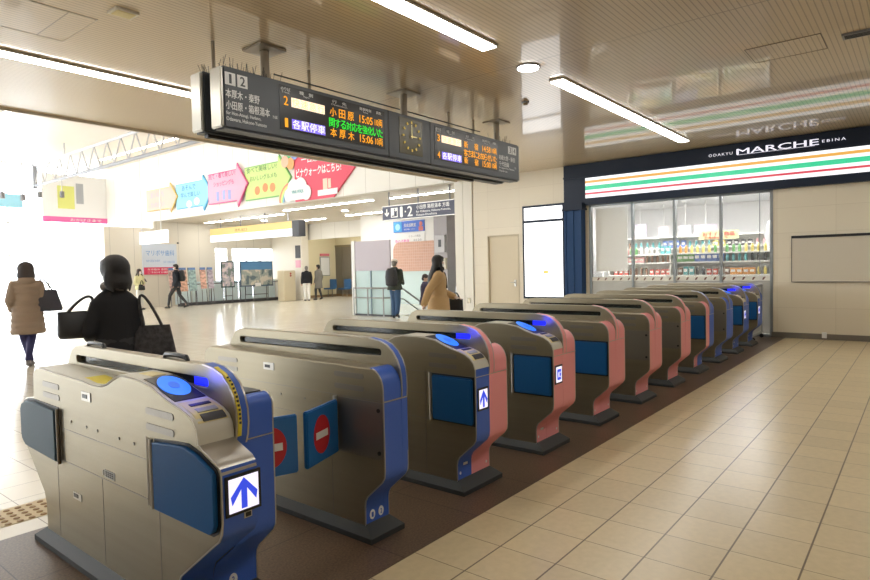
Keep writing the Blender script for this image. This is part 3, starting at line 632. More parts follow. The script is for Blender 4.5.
def gate(x0, label, near='std', far='std', cn=blue, cf=blue, door='flap', disp=None, glow=False, half=False, farflap=False, wing=False):
    X0 = x0; W_ = .36; rx0, rx1 = .150, .205
    if half: W_ = .18; rx0, rx1 = .135, .18
    g = thing('ticket_gate', (x0+W_/2, 2.97, 0), label, 'ticket gate', 'row of ticket gates'); o = -W_/2        # local x = o + offset
    n0, n1, f0, f1 = o, o+rx0, o+rx1, o+W_
    front = wing_front if wing else rd_front if near == 'reader' else std_front
    tail = wing_tail if wing else rear_tail
    outline = front+(rd_top if near == 'reader' else [(-.2, .912), (.4, .92)])+tail
    b = MB(); add_plate(b, outline, n0, n1+.002, bev=.006)
    if not half:
        ff = sq_front if wing else std_front
        add_plate(b, ff+[(-.2, .912), (.4, .92)]+rear_tail, f0-.002, f1, bev=.006)
        add_plate(b, (Fc if wing else Fc0)+[(.835, .742)]+[(-y, z) for y, z in reversed(Fo)], n1, f0)
    else:
        add_plate(b, (Fc if wing else Fc0)+[(.835, .742)]+[(-y, z) for y, z in reversed(Fo)], n1, o+W_)
    b.build('cabinet', steel, g)
    # plinth
    b = MB(); e = .045
    def rr(d, z): return [(n0-d, -.70-d*1.4, z), (f1 if not half else o+W_, 0, 0)]
    xr = o+W_
    lo = lambda d, z, dy: [(n0-d, -.70-dy, z), (xr+d, -.70-dy, z), (xr+d, .70+dy, z), (n0-d, .70+dy, z)]
    b.loft([lo(.038, 0, .065), lo(.038, .028, .065), lo(-.004, .075, -.005)]); b.build('plinth', rub, g, smooth=20)
    # rail with a long slot
    fr_, re_ = rail_outline(wing); b = MB()
    hole = rrect(-.70, .61, .950, .988, .016, 5)
    add_plate(b, fr_+re_, o+rx0, o+rx1, [hole], bev=.004); rl = b.build('top_rail', steel, g)
    add_plate(MB(), hole, 0, 0.01) if False else None
    b = MB(); b.bb(o+(rx0+rx1)/2-.003, o+(rx0+rx1)/2+.003, -.705, .615, .946, .992); b.build('slot_window', slotg, rl, smooth=0)
    # coloured front skins
    cut = 10 if wing else None
    if wing:
        pf = wing_front[:10]
        MB().ribbon(pf, n0+.004, n1+.0, .003).build('front_panel', cn, g)
        MB().ribbon(wing_front[8:13], n0+.002, n1, .003).build('shoulder_plate', steel_l, g)
    else:
        idx = len(Fo)+1
        pf = (front[:idx+1] if near == 'reader' else front)
        MB().ribbon(pf[1:] if False else pf, n0+.004, n1+(0 if not half else .045), .003).build('front_panel', cn, g) if near == 'reader' else (
            MB().ribbon(Fo+[(-.835, .74)], n0+.004, (o+W_)-.002 if half else n1+.02, .003).build('front_panel', cn, g), MB().ribbon([(-.835, .744)]+std_front[idx:], n0+.004, n1, .003).build('upper_front_panel', cn, g))
    MB().ribbon(Fc if wing else Fc0, n1+.001, (o+W_ if half else f0)-.001, .0034).build('front_panel', cn if wing or half else cf, g)
    # rail skin
    MB().ribbon(fr_, o+rx0+.004, o+rx1-.004, .003).build('rail_front_panel', cn if wing or cn is cf or half else cf, g)
    MB().ribbon(fr_, o+rx0-.0015, o+rx0+.006, .0038).ribbon(fr_, o+rx1-.006, o+rx1+.0015, .0038).build('rail_edge_trim', steel_l, g)
    if not half:
        ffp = (sq_front if wing else std_front)
        MB().ribbon(Fo+[(-.835, .739)], n1+(.001 if near == 'reader' else .018), f1-.004, .0032).build('front_panel', cf, g)
        MB().ribbon([(-.835, .744)]+ffp[len(Fo)+1:], f0+.002, f1-.004, .003).build('upper_front_panel', cf, g)
        MB().ribbon([(-.77, .912), (-.5, .913), (.0, .914), (.4, .92)] if wing else [(-.735, .909), (-.5, .911), (0, .914), (.4, .92)], f0+.006, f1-.01, .004).build('top_pad', grey_d, g)
        MB().ribbon(Fo+ffp[len(Fo):], f1-.005, f1+.001, .0038).ribbon([(-.836, .7395), (-.836, .7435)], n0, f1, .006).build('edge_trim', steel_l, g)
    tr = pf if wing else (front[:-1] if near != 'reader' else front[:idx+1])
    MB().ribbon(tr, n0-.0015, n0+.005, .0038).build('edge_trim', steel_l, g)
    if half: MB().ribbon(Fo+[(-.835, .74)], o+W_-.005, o+W_+.001, .0038).ribbon([(-.836, .7385), (-.836, .7445)], n0, o+W_, .006).build('edge_trim', steel_l, g)
    # panel joints, vents, lock on the near face (side facing the lane on the left)
    xs = n0-.0012; b = MB()
    ln = [(-.42, -.415, .055, .74)] if not wing else []
    if wing:
        b.bb(xs, n0+.001, -.46, .435, .482, .487); b.bb(xs, n0+.001, -.46, .41, .648, .652); b.bb(xs, n0+.001, -.03, -.026, .08, .482); b.bb(xs, n0+.001, -.56, -.556, .08, .46); b.bb(xs, n0+.001, .40, .404, .482, .75); b.bb(xs, n0+.001, .50, .504, .08, .46); b.bb(xs, n0+.001, -.47, -.466, .46, .75)
    else:
        b.bb(xs, n0+.001, -.44, .67, .6, .603); b.bb(xs, n0+.001, -.835, .8, .742, .745); b.bb(xs, n0+.001, -.44, -.437, .08, .742); b.bb(xs, n0+.001, -.80, .70, .438, .441)
    b.build('panel_joint', steel_d, g, smooth=0)
    for s_ in (1, -1):
        for k in (0, 1):
            y0, y1, zz = ((-.70, -.475, .867-.065*k) if s_ > 0 else (.44, .66, .862-.055*k))
            v = MB(); T_ = frame_m((n0-.001, (y0+y1)/2, zz-.008), *WEST); v.add([(p[0], p[1], 0) for p in rrect(-(y1-y0)/2, (y1-y0)/2, -.014, .014, .012, 3)]+[(p[0], p[1], .0022) for p in rrect(-(y1-y0)/2, (y1-y0)/2, -.014, .014, .012, 3)],
                  [tuple(range(16))[::-1] if False else tuple(range(16)), tuple(range(16, 32))]+[(i, (i+1) % 16, 16+(i+1) % 16, 16+i) for i in range(16)], T_) if False else flat(v, rrect(-(y1-y0)/2, (y1-y0)/2, -.014, .014, .012, 3), (n0-.0005, (y0+y1)/2, zz-.008), WEST, .002)
            v.build('vent', steel_d, g, smooth=0)
    lk = MB(); lk.use(steel_l).bb(n0-.004, n0, .06, .16, .825, .868); lk.use(black).bb(n0-.006, n0-.003, .095, .145, .838, .856); lk.build('lock_plate', None, g, smooth=0)
    bolts = MB()
    for y in (-.36, -.22, .0, .12, .3): 
        flat(bolts, disc(.0065, 10), (n0-.0005, y, .69 if not wing else .700-.0*y), WEST, .0035)
    tag(bolts.build('screw', steel_d, g), kind='stuff')
    if wing:
        b = MB(); b.use(steel_l).bb(n0-.003, n0, .215, .31, .318, .352); b.use(black).bb(n0-.005, n0-.002, .25, .30, .328, .346); b.build('lock_plate', None, g, smooth=0)
        b = MB(); b.use(grey_l).bb(n0-.002, n0, -.16, -.055, .497, .532)
        b.use(grey_d)
        for k in range(3):
            for j in range(4): b.bb(n0-.003, n0-.001, -.145+j*.02, -.132+j*.02, .503+k*.009, .508+k*.009)
        b.build('rating_plate', None, g, smooth=0)
        MB().bb(n0-.004, n0, -.05, -.04, .505, .525).build('keyhole', steel_l, g, smooth=0)
    # flap on the near side
    if wing:
        big = [(-.555, .742), (-.72, .760), (-.80, .765), (-.88, .748), (-.985, .705), (-.997, .69), (-.997, .51), (-.985, .485), (-.96, .470), (-.80, .47), (-.555, .470)]
        MB().bb(0, 0, 0, 0, 0, 0) if False else None
        b = MB(); add_plate(b, [(-.545, .752), (-.72, .770), (-.81, .775), (-.89, .757), (-.995, .713), (-1.008, .695), (-1.008, .505), (-.992, .475), (-.965, .458), (-.80, .458), (-.545, .458)], n0-.004, n0+.001); b.build('flap_recess', black, g)
        b = MB(); add_plate(b, big, n0-.022, n0-.003, bev=.004); b.build('barrier_flap', flapb, g)
        rearp = [(.955, .685), (.935, .715), (.87, .738), (.80, .742), (.475, .735), (.475, .475), (.90, .492), (.945, .52), (.955, .55)]
        rec = [(.972, .69), (.945, .728), (.87, .752), (.80, .755), (.455, .750), (.455, .462), (.91, .475), (.96, .51), (.972, .545)]
        b = MB(); add_plate(b, rec, n0-.004, n0+.001); b.build('flap_recess', black, g)
        b = MB(); add_plate(b, rearp, n0-.022, n0-.003, bev=.004); b.build('barrier_flap', flapl, g)
        b = MB(); b.tube([(n0-.012, -.53, .465), (n0-.012, -.53, .75)], .009, 10); b.tube([(n0-.008, -.50, .47), (n0-.008, -.50, .75)], .005, 8); b.build('hinge_bar', steel_l, g)
        b = MB(); b.tube([(n0-.012, .445, .465), (n0-.012, .445, .745)], .009, 10); b.build('hinge_bar', steel_d, g)
    elif door == 'flap':
        b = MB(); b.bb(n0-.003, n0+.001, -.832, -.50, .438, .742); b.build('flap_recess', black, g, smooth=0)
        b = MB(); b.bb(n0-.024, n0-.002, -.825, -.51, .448, .733, bev=.008); b.build('barrier_flap', flapb, g)
        b = MB(); b.tube([(n0-.012, -.49, .44), (n0-.012, -.49, .745)], .008, 10); b.build('hinge_bar', steel_l, g)
        b = MB(); b.bb(n0-.024, n0-.002, .51, .815, .448, .733, bev=.008); b.build('barrier_flap', flapb, g)
    else:
        b = MB(); b.bb(n0-.003, n0+.001, -.832, -.50, .445, .736); b.build('flap_recess', steel_d, g, smooth=0)
        for z in (.475, .695): b = MB(); flat(b, disc(.011, 14), (n0-.003, -.805, z), WEST, .004); b.build('buffer', black, g)
        b = MB(); b.tube([(n0-.014, -.49, .45), (n0-.014, -.49, .735)], .009, 10); b.build('hinge_bar', steel_d, g)
        for z in (.475, .71): MB().cyl((n0-.014, -.49, z), .012, .03, 12).build('hinge_cap', steel_l, g)
        if door == 'open': flap_open(g, n0-.006, -.495, radians(19))
    if farflap: flap_open(g, f1+.006, -.495, radians(17), side=1)
    # front bottom marks
    b = MB()
    if half or wing or cn is pink or True:
        for x in ((n0+.05, n0+.115) if half else ((n1+.09,) if wing else (n0+.03, f1-.04))):
            flat(b, disc(.02 if half or wing else .008, 16, 0, 0, .026 if half or wing else .01), (x, -.6885, .115), SOUTH, .0015)
        if near == 'reader' and not wing: flat(b, rect(.045, .016), (n0+.085, -.6885, .165), SOUTH, .0015)
        if wing: flat(b, rect(.05, .022), (n0+.07, -.6885, .105), SOUTH, .0015)
    b.build('floor_mark', white, g, smooth=0)
    if half or wing:
        b = MB()
        for x, s_ in (((n0+.05, '1'), (n0+.115, '2')) if half else ((n1+.09, '2'),)): add_text(b, s_, (x, -.6905, .115), SOUTH, .012, .026, .02)
        b.build('numeral', blue, g, smooth=0)
    if near == 'reader':
        prof = outline
        # pale reader cover on top of the near half
        cov = [p for p in prof if p[1] > .77 and -.86 < p[0] < .72] if not wing else [p for p in prof if p[1] >= .778 and -.88 < p[0] < .72]
        MB().ribbon(cov, n0-.002, n1-.002, .006).build('reader_cover', plastic_w, g)
        xm = (n0+n1)/2
        def sl(ya, yb, xa, xb, lift, t_, m, nm, par=g):
            ys = [ya+(yb-ya)*k/6 for k in range(7)]; pts = [tuple(top_point(prof, y)[0]) for y in ys]
            return MB().ribbon(pts, xa, xb, t_, lift).build(nm, m, par)
        sl(-.69, -.44, n0+.012, n1-.008, .006, .003, black, 'reader_base')
        c0, fc = tilt(xm, prof, -.565, .0105); b = MB(); flat(b, disc(.058, 30, 0, 0, .088), c0, fc, .003); rd = b.build('reader_pad', glow_c, g, smooth=0)
        c0, fc = tilt(xm, prof, -.565, .0145); b = MB(); flat(b, disc(.022, 12, 0, 0, .030), c0, fc, .001); b.build('reader_icon', mat('glow_deep', (.02, .1, .2), .4, emit=(.03, .12, .7), es=.9), rd, smooth=0)
        k = -.04 if wing else 0
        sl(-.815+k, -.70+k*.3, n0+.012, n1-.012, .006, .002, cream, 'instruction_sticker')
        sl(-.727+k, -.708+k, n0+.035, n1-.03, .008, .003, black, 'ticket_label')
        sl(-.775+k, -.750+k, n0+.035, n1-.03, .008, .003, grey_l, 'lcd_panel')
        sl(-.812+k, -.785+k, n0+.035, n1-.02, .008, .003, grey_d, 'lower_label')
        if wing:
            sl(.0, .20, n0+.03, n1-.03, .006, .0015, yellow, 'yellow_sticker')
            MB().ribbon([(-.42, .9785), (-.30, .9785)], n0+.06, n1-.03, .002, .006).build('small_sticker', cream, g)
    if glow:
        MB().bb(o+rx0+.008, o+(rx0+rx1)/2, -.700, -.58, .952, .986).build('slot_lamp', glow_b, rl, smooth=0)
        ld = bpy.data.lights.new('reader_led', 'POINT'); ld.color = (.01, .02, 1.); ld.energy = .4; ld.shadow_soft_size = .045
        lo_ = bpy.data.objects.new('reader_led', ld); COL.objects.link(lo_); lo_.parent = rl; lo_.location = (o+rx0-.06, -.69, .999)
    if wing:
        # yellow caution strip on the rail nose, small black pads on top
        mid = o+rx0
        MB().ribbon(fr_[1:8], mid+.005, mid+.021, .004, .003).build('caution_strip', yellow, rl)
        b = MB(); fr2 = fr_[2:7]
        for i in range(12):
            t_ = i/12*(len(fr2)-1); q = int(t_); p = Vector(fr2[q]).lerp(Vector(fr2[min(q+1, len(fr2)-1)]), t_-q)
            b.box((mid+.013, p.x-.0075, p.y+.003), (.008, .004, .009))
        b.build('caution_lettering', grey_d, rl, smooth=0)
        for y in (-.40, .42):
            b = MB(); b.tube([(o+(rx0+rx1)/2, y-.10, 1.040), (o+(rx0+rx1)/2, y-.085, 1.056), (o+(rx0+rx1)/2, y, 1.060), (o+(rx0+rx1)/2, y+.085, 1.056), (o+(rx0+rx1)/2, y+.10, 1.040)], [.010, .012, .012, .012, .010], 8); b.build('sensor_pad', black, rl)
    if disp:
        yf = -1.018 if wing else -.838; zc = .608 if wing else .60; hw, hh_ = (.062, .062) if wing else (.044, .058); xc = (n0+n1)/2+(.012 if wing else -.0)
        MB().bb(xc-hw-.012, xc+hw+.012, yf-.006, yf+.004, zc-hh_-.012, zc+hh_+.012).build('display_frame', black, g, smooth=0)
        MB().bb(xc-hw, xc+hw, yf-.008, yf-.005, zc-hh_, zc+hh_).build('display', disp_w, g, smooth=0)
        b = MB()
        if disp == 'arrow':
            a = hw/.062; c_ = hh_/.062
            flat(b, [(-.012*a, -.055*c_), (.012*a, -.055*c_), (.012*a, .018*c_), (.050*a, -.034*c_), (.056*a, -.004*c_), (0, .058*c_), (-.056*a, -.004*c_), (-.050*a, -.034*c_), (-.012*a, .018*c_)], (xc, yf-.008, zc), SOUTH, .002)
        else:
            flat(b, rrect(-.03, .03, -.04, .04, .01), (xc, yf-.008, zc), SOUTH, .001); 
        b.build('display_symbol', disp_b, g, smooth=0)
        if disp == 'ic':
            b = MB(); add_text(b, 'IC', (xc, yf-.0105, zc), SOUTH, .036, .04, .03); b.build('display_lettering', disp_w, g, smooth=0)
        if wing:
            b = MB(); b.use(steel_l).bb(xc+.002, xc+.034, yf-.003, yf+.003, .510, .534); b.use(black).bb(xc+.007, xc+.029, yf-.005, yf+.003, .514, .530); b.build('sensor', None, g, smooth=0)
    return g
gate(1.18, 'nearest ticket gate, blue front with a glowing arrow, wide card reader and long side flap', 'reader', 'sq', blue, blue, 'flap', 'arrow', True, wing=True, farflap=True)
gate(2.207, 'narrow ticket gate second from the near end, blue front, no-entry flap swung out', 'std', None, blue, blue, 'open', half=True)
gate(3.015, 'third ticket gate from the near end, half blue half pink with a glowing arrow', 'reader', 'std', blue, pink, 'flap', 'arrow', True)
gate(4.015, 'fourth ticket gate from the near end, all pink with a glowing card symbol', 'reader', 'std', pink, pink, 'flap', 'ic', True)
gate(5.03, 'fifth ticket gate from the near end, pink front and blue side flap, no display', 'std', 'std', pink, pink, 'flap')
gate(6.035, 'sixth ticket gate from the near end, pink front with a bare steel recess', 'std', 'std', pink, pink, 'none')
gate(7.035, 'seventh ticket gate from the near end, pink front, bare recess, behind the sixth', 'std', 'std', pink, pink, 'none')
gate(8.04, 'eighth ticket gate from the near end, front split pink and blue', 'std', 'std', pink, blue, 'flap')
gate(9.045, 'ninth ticket gate from the near end, blue front with a bare steel recess', 'std', 'std', blue, blue, 'none')
gate(10.05, 'tenth ticket gate from the near end, blue front with a small lit display', 'reader', 'std', blue, blue, 'flap', 'arrow', True)
gate(11.06, 'last ticket gate in the row, nearest the shop window', 'reader', 'std', blue, blue, 'flap', 'arrow', True)
# side barrier on castors
sb = thing('side_barrier', (12.0, 2.35, 0), 'grey metal side barrier on castors between the last gate and the wall', 'barrier')
bar_m = mat('barrier_grey', (.42, .44, .44), .35, .5)
MB().bb(-.36, .45, -.012, .012, .12, .94).build('panel', mat('barrier_panel', (.66, .68, .68), .35, .1), sb, smooth=0)
MB().bb(-.40, -.36, -.025, .025, .05, .98).bb(.44, .48, -.025, .025, .05, .98).bb(-.40, .48, -.025, .025, .94, .98).bb(-.40, .48, -.025, .025, .08, .12).build('frame', bar_m, sb, smooth=0)
MB().bb(-.40, -.34, -.035, .2, .0, .05).build('foot', bar_m, sb, smooth=0)
for x in (-.30, .42):
    b = MB(); b.cyl((0, 0, -.012), .035, .024, 16, Matrix.Translation((x, -.02, .035)) @ Matrix.Rotation(pi/2, 4, 'Y')); b.build('castor', black, sb)
MB().box((-.25, -.03, .86), (.04, .03, .05), bev=.008).build('latch', black, sb)

# ================================================================== ATRIUM AND LOWER CONCOURSE
# roof truss
tr = thing('roof_truss', (9.0, 9.5, 5.0), 'long pale lattice truss crossing the bright atrium at upper left', 'truss')
trm = mat('truss_grey', (.60, .60, .62), .5); L_ = 18.0; H_ = .80
MB().tube([(0, 0, 0), (0, L_, 0)], .055, 10).build('bottom_chord', mat('truss_dark', (.30, .31, .34), .5), tr); MB().tube([(0, 0, H_), (0, L_, H_)], .055, 10).build('top_chord', trm, tr)
n = 18
for k in range(n):
    y = L_*k/n; d_ = L_/n
    MB().tube([(0, y, 0), (0, y+d_/2, H_)], .024, 6).build('diagonal', trm, tr); MB().tube([(0, y+d_/2, H_), (0, y+d_, 0)], .024, 6).build('diagonal', trm, tr)
MB().tube([(0, L_, -.12), (0, L_, H_+.05)], .09, 10).build('end_post', mat('truss_dark', (.3, .31, .34), .5), tr)
for k in range(3): MB().tube([(0, 3+6*k, H_), (0, 3+6*k, 1.25)], .03, 8).build('hanger_rod', trm, tr)
for i, (x, y) in enumerate(((8.8, 28.3), (8.3, 29.0), (9.6, 28.9), (10.6, 29.3))):
    t = thing('atrium_spotlight', (x, y, 4.6+.12*i), 'small grey spotlight hanging before the bright windows, %s from the left' % ('first', 'second', 'third', 'fourth')[i], 'spotlight')
    MB().tube([(0, 0, .12), (0, 0, 6.25-4.6-.12*i)], .02, 8).build('stem', trm, t); MB().cyl((0, 0, -.14), .09, .26, 12).build('head', grey_m, t)
for i, x in enumerate((3.2, 6.2, 11.3)):
    strip_light('atrium_strip_light', x-.08, x+.08, 11, 27, 6.25, 'long white strip light on the atrium ceiling, %s' % ('furthest left', 'left of the truss', 'nearest the arrow mural')[i], lamp_at, 'atrium ceiling lights', 0)
# coloured hanging advertisement by the windows
pk = thing('hanging_banner', (11.3, 29.6, 3.77), 'white hanging banner with magenta bottom band in front of the windows', 'banner')
MB().bb(-1.38, 1.28, 0, .04, .2, 2.1).build('sheet', mat('banner_white', (.85, .85, .85), .6), pk, smooth=0)
MB().bb(-1.38, 1.28, -.02, .06, -.0, .24).build('magenta_band', mat('magenta', (.80, .16, .42), .5), pk, smooth=0)
b = MB(); add_text(b, 'おかげさまで', (.35, -.022, .12), SOUTH, 1.3, .12, .03); b.build('lettering', white, pk, smooth=0)
MB().bb(-.78, -.10, -.01, 0, .6, 1.6).build('yellow_patch', mat('pale_yellow', (.75, .78, .25), .6), pk, smooth=0)
MB().bb(-.02, .28, -.01, 0, .85, 1.75).build('grey_patch', mat('pale_grey', (.42, .44, .48), .6), pk, smooth=0)
for x in (-1.3, 1.2): MB().tube([(x, .02, 2.1), (x, .02, 2.47)], .012, 6).build('hanger_rod', trm, pk)
bn2 = thing('blue_banner', (8.2, 29.6, 4.3), 'pale blue hanging banner at the left edge of the photo', 'banner')
MB().bb(-1.2, 1.0, 0, .03, 0, .55).build('sheet', mat('banner_sky', (.35, .68, .85), .6), bn2, smooth=0)
for x in (-1.1, .9): MB().tube([(x, .015, .55), (x, .015, 1.94)], .012, 6).build('hanger_rod', trm, bn2)

# arrow mural on the fascia
na = 0
def arrow_sign(name, y0, y1, z0, z1, head, m, edge, label, lines, lm, rise=.0):
    """points toward -Y; y0 tail (large), y1 tip"""
    global na; na += 1
    t = thing(name, (WX-.067*(na % 2), (y0+y1)/2, (z0+z1)/2), label, 'arrow sign', 'arrow signs on the fascia'); L2 = (y0-y1)/2; H2 = (z1-z0)/2; b2 = H2*.72
    pts = [(-L2, -b2), (L2-head, -b2), (L2-head, -H2), (L2, 0), (L2-head, H2), (L2-head, b2), (-L2, b2)]
    b = MB(); flat(b, [(p[0]*1.0, p[1]) for p in pts], (-.0, 0, 0), WEST, .05); b.build('edge', edge, t, smooth=0)
    b = MB(); flat(b, [(p[0]*.965, p[1]*.94) for p in pts], (-.05, 0, 0), WEST, .012); b.build('face', m, t, smooth=0)
    if lines:
        b = MB()
        for s_, u, v, w_, h_ in lines: add_text(b, s_, (-.066, -u, v), WEST, w_, h_, .02)
        b.build('lettering', lm, t, smooth=0)
    return t
mc = lambda n, c: mat('mural_'+n, c, .6)
p_orange, p_blue, p_pink, p_green, p_red = mc('orange', (.85, .50, .42)), mc('sky', (.30, .66, .85)), mc('pink', (.88, .42, .55)), mc('lime', (.62, .80, .28)), mc('red', (.82, .10, .16))
e_grey, e_rose, e_leaf, e_blue = mc('edge_orange', (.85, .60, .20)), mc('edge_rose', (.75, .14, .32)), mc('edge_leaf', (.22, .52, .16)), mc('edge_blue', (.12, .45, .75))
ink = mc('ink', (.28, .16, .14)); inkg = mc('ink_green', (.12, .30, .10))
t1 = arrow_sign('arrow_sign', 25.5, 23.0, 3.85, 5.05, .55, p_orange, e_grey, 'orange and pink arrow sign, leftmost on the white fascia', [('まいにち', -.3, .2, 1.1, .22), ('たのしい', -.3, -.2, 1.1, .2)], p_pink)
t2 = arrow_sign('arrow_sign', 23.2, 20.62, 3.75, 5.10, .6, p_blue, e_blue, 'sky blue arrow sign, second from the left on the fascia', [('あそんで', -.3, .3, 1.0, .2), ('学んで楽しい', -.2, .02, 1.4, .2)], mc('ink_blue', (.05, .25, .5)))
t3 = arrow_sign('arrow_sign', 20.75, 18.25, 3.70, 5.25, .62, p_pink, e_rose, 'pink arrow sign in the middle of the fascia', [('見て・着て楽しい!', -.3, .45, 1.7, .2), ('ショッピングも', -.2, .15, 1.3, .18)], mc('ink_rose', (.55, .06, .2)))
t4 = arrow_sign('arrow_sign', 18.5, 15.95, 3.65, 5.25, .62, p_green, e_leaf, 'lime green arrow sign right of the pink one', [('食べて美味しい!', -.3, .45, 1.7, .2), ('おいしいグルメも', -.2, .15, 1.5, .18)], inkg)
b = MB()
for i, (u, v) in enumerate(((-.55, -.28), (-.1, -.22), (.3, -.25))):
    flat(b, disc(.15, 16), (-.064, -u, v), WEST, .004)
b.build('food_picture', mc('food', (.85, .30, .12)), t4, smooth=0)
b = MB()
for i, (u, v) in enumerate(((-.6, -.3), (-.2, -.28), (.15, -.3))): flat(b, rect(.18, .34), (-.064, -u, v), WEST, .004)
b.build('figure_picture', mc('figures', (.35, .40, .70)), t3, smooth=0)
b = MB()
for i, (u, v) in enumerate(((-.3, -.35), (.25, -.28))): flat(b, disc(.2, 16, 0, 0, .14), (-.064, -u, v), WEST, .004)
b.build('cloud_picture', mc('cloud', (.85, .9, .95)), t2, smooth=0)
# big red arrow
ra = thing('arrow_sign', (WX, 14.4, 4.45), 'big red arrow sign with white lettering at the right of the fascia', 'arrow sign', 'arrow signs on the fascia')
b = MB(); flat(b, [(-1.36, -.83), (.45, -.83), (1.45, 0), (.45, .95), (-1.36, .95)], (0, 0, 0), WEST, .06); b.build('face', p_red, ra, smooth=0)
b = MB(); add_text(b, 'ビナウォークはこちら!', (-.064, .22, .06), WEST, 2.1, .27, .06); add_text(b, '一日遊べる!', (-.064, .3, .46), WEST, 1.4, .24, .05); b.build('lettering', mc('white', (.9, .9, .9)), ra, smooth=0)
b = MB(); b.use(mc('tower', (.88, .70, .55))); flat(b, rect(.20, .36, .1, -.42), (-.06, 0, 0), WEST, .006); flat(b, rect(.12, .28, .3, -.40), (-.06, 0, 0), WEST, .007); b.use(mc('white', (.9, .9, .9))); flat(b, rect(.9, .18, .2, -.66), (-.06, 0, 0), WEST, .008)
b.build('building_picture', None, ra, smooth=0)
cl = thing('cloud_sign', (WX, 15.6, 3.95), 'white cloud shaped sign with a rainbow between the green and red arrows', 'sign')
b = MB()
for u, v, r in ((-.45, -.1, .22), (-.2, .1, .30), (.15, .12, .30), (.42, -.08, .24)): flat(b, disc(r, 18), (-.075+u*.002, -u, v), WEST, .02)
flat(b, rect(.95, .26, 0, -.15), (-.075, 0, 0), WEST, .022); b.build('cloud', mc('white', (.9, .9, .9)), cl, smooth=0)
for k, c in enumerate(((.85, .25, .2), (.9, .6, .2), (.85, .85, .3), (.3, .7, .4), (.3, .5, .8))):
    r = .62-.05*k; b = MB(); pts = [(r*cos(a), r*sin(a)) for a in [radians(100+80*i/10) for i in range(11)]]+[((r-.05)*cos(a), (r-.05)*sin(a)) for a in [radians(180-80*i/10) for i in range(11)]]
    flat(b, pts, (-.062, .35, -.3), WEST, .01); b.build('rainbow_band', mat('rainbow_%d' % k, c, .6), cl, smooth=0)
b = MB(); add_text(b, 'ViNA WALK', (-.105, -.02, -.02), WEST, .6, .11, .02); b.build('lettering', mc('tealtext', (.1, .45, .45)), cl, smooth=0)
fl = thing('balloon_sign', (WX, 15.9, 5.05), 'cluster of coloured round balloons pictured at the top left of the red arrow', 'sign')
for k, (u, v, c) in enumerate(((-.15, .15, (.15, .55, .25)), (.2, .1, (.25, .35, .75)), (-.02, -.2, (.9, .4, .15)), (-.3, -.1, (.95, .5, .35)))): b = MB(); flat(b, disc(.19, 20), (-.07-.004*k, -u, v), WEST, .015); b.build('balloon', mat('balloon_%d' % k, c, .6), fl, smooth=0)

# platform 1-2 sign
s12 = thing('platform_sign', (12.9, 10.93, 2.80), 'dark hanging platform sign reading 1 and 2 with a down arrow', 'hanging sign')
sgm = mat('sign_navy_grey', (.075, .08, .13), .45)
MB().bb(-.07, .07, -1.31, 1.31, 0, .40, bev=.008).build('box', sgm, s12)
MB().bb(-.075, .075, -1.32, 1.32, .385, .405).bb(-.075, .075, -1.32, 1.32, -.005, .012).build('rim', steel_l, s12, smooth=0)
swh = mat('sign_letter_white', (.85, .85, .83), .5, emit=(.8, .8, .8), es=.35)
b = MB(); X_ = -.0715
flat(b, [(-.012, .12), (-.012, -.03), (-.08, .03), (-.08, -.02), (0, -.10), (.08, -.02), (.08, .03), (.012, -.03), (.012, .12)], (X_, 1.13, .2), WEST, .002)
flat(b, [(-.02, .12), (-.02, -.06), (.02, -.06), (.02, .12)], (X_, 1.13, .2), WEST, .002)
flat(b, rect(.26, .27), (X_, .84, .2), WEST, .002)
add_text(b, '1', (X_-.001, .57, .2), WEST, .055, .28, .08); add_text(b, '・', (X_-.001, .42, .2), WEST, .05, .05, .02); add_text(b, '2', (X_-.001, .25, .2), WEST, .18, .28, .03)
add_text(b, '小田原 箱根湯本 方面', (X_-.001, -.56, .29), WEST, 1.15, .12, .02); add_text(b, 'for Odawara, Hakone-Yumoto,', (X_-.001, -.58, .165), WEST, 1.2, .07, .012); add_text(b, 'Katase-Enoshima', (X_-.001, -.35, .08), WEST, .72, .06, .012)
b.build('lettering', swh, s12, smooth=0)
b = MB(); flat(b, rect(.05, .13, .02, -.01), (X_-.002, .84, .2), WEST, .002); flat(b, disc(.025, 12), (X_-.002, .82, .29), WEST, .002); flat(b, [(-.1, -.11), (.1, -.11), (.1, .05), (.07, .05), (.0, -.08), (-.1, -.08)], (X_-.002, .84, .2), WEST, .002)
b.build('stairs_symbol', sgm, s12, smooth=0)
for y in (-1.1, 0, 1.1): MB().tube([(0, y, .4), (0, y, CZ-2.80)], .022, 8).build('hanger_rod', mat('rod_grey', (.3, .3, .32), .4), s12)
# yellow and white hanging sign
ys = thing('hanging_light_sign', (14, 20.3, 2.66), 'long hanging sign, yellow upper half and glowing white lower half', 'hanging sign')
MB().bb(-.12, .12, -2.95, 2.8, 0, .54).build('housing', mat('sign_housing', (.75, .73, .68), .5), ys, smooth=0)
MB().bb(-.13, -.12, -2.60, 2.8, .27, .54).build('yellow_panel', mat('sign_yellow', (.2, .15, .05), .5, emit=(.95, .70, .25), es=.9), ys, smooth=0)
MB().bb(-.13, -.12, -2.60, 2.8, .0, .27).build('white_panel', mat('sign_white_lit', (.3, .3, .3), .5, emit=(1, 1, 1), es=1.3), ys, smooth=0)
MB().bb(-.15, .15, -2.98, -2.60, -.02, .55).build('end_box', grey_d, ys, smooth=0)
b = MB(); add_text(b, '改札出口', (-.132, .6, .40), WEST, .8, .12, .01); b.build('lettering', mat('ink_ochre', (.35, .22, .05), .6), ys, smooth=0)
b = MB(); add_text(b, '東口 East Exit', (-.132, 1.6, .13), WEST, 1.3, .13, .01); add_text(b, 'W.C.', (-.132, -.2, .13), WEST, .25, .1, .01); b.build('lettering', mat('ink_blue_grey', (.15, .25, .45), .6), ys, smooth=0)
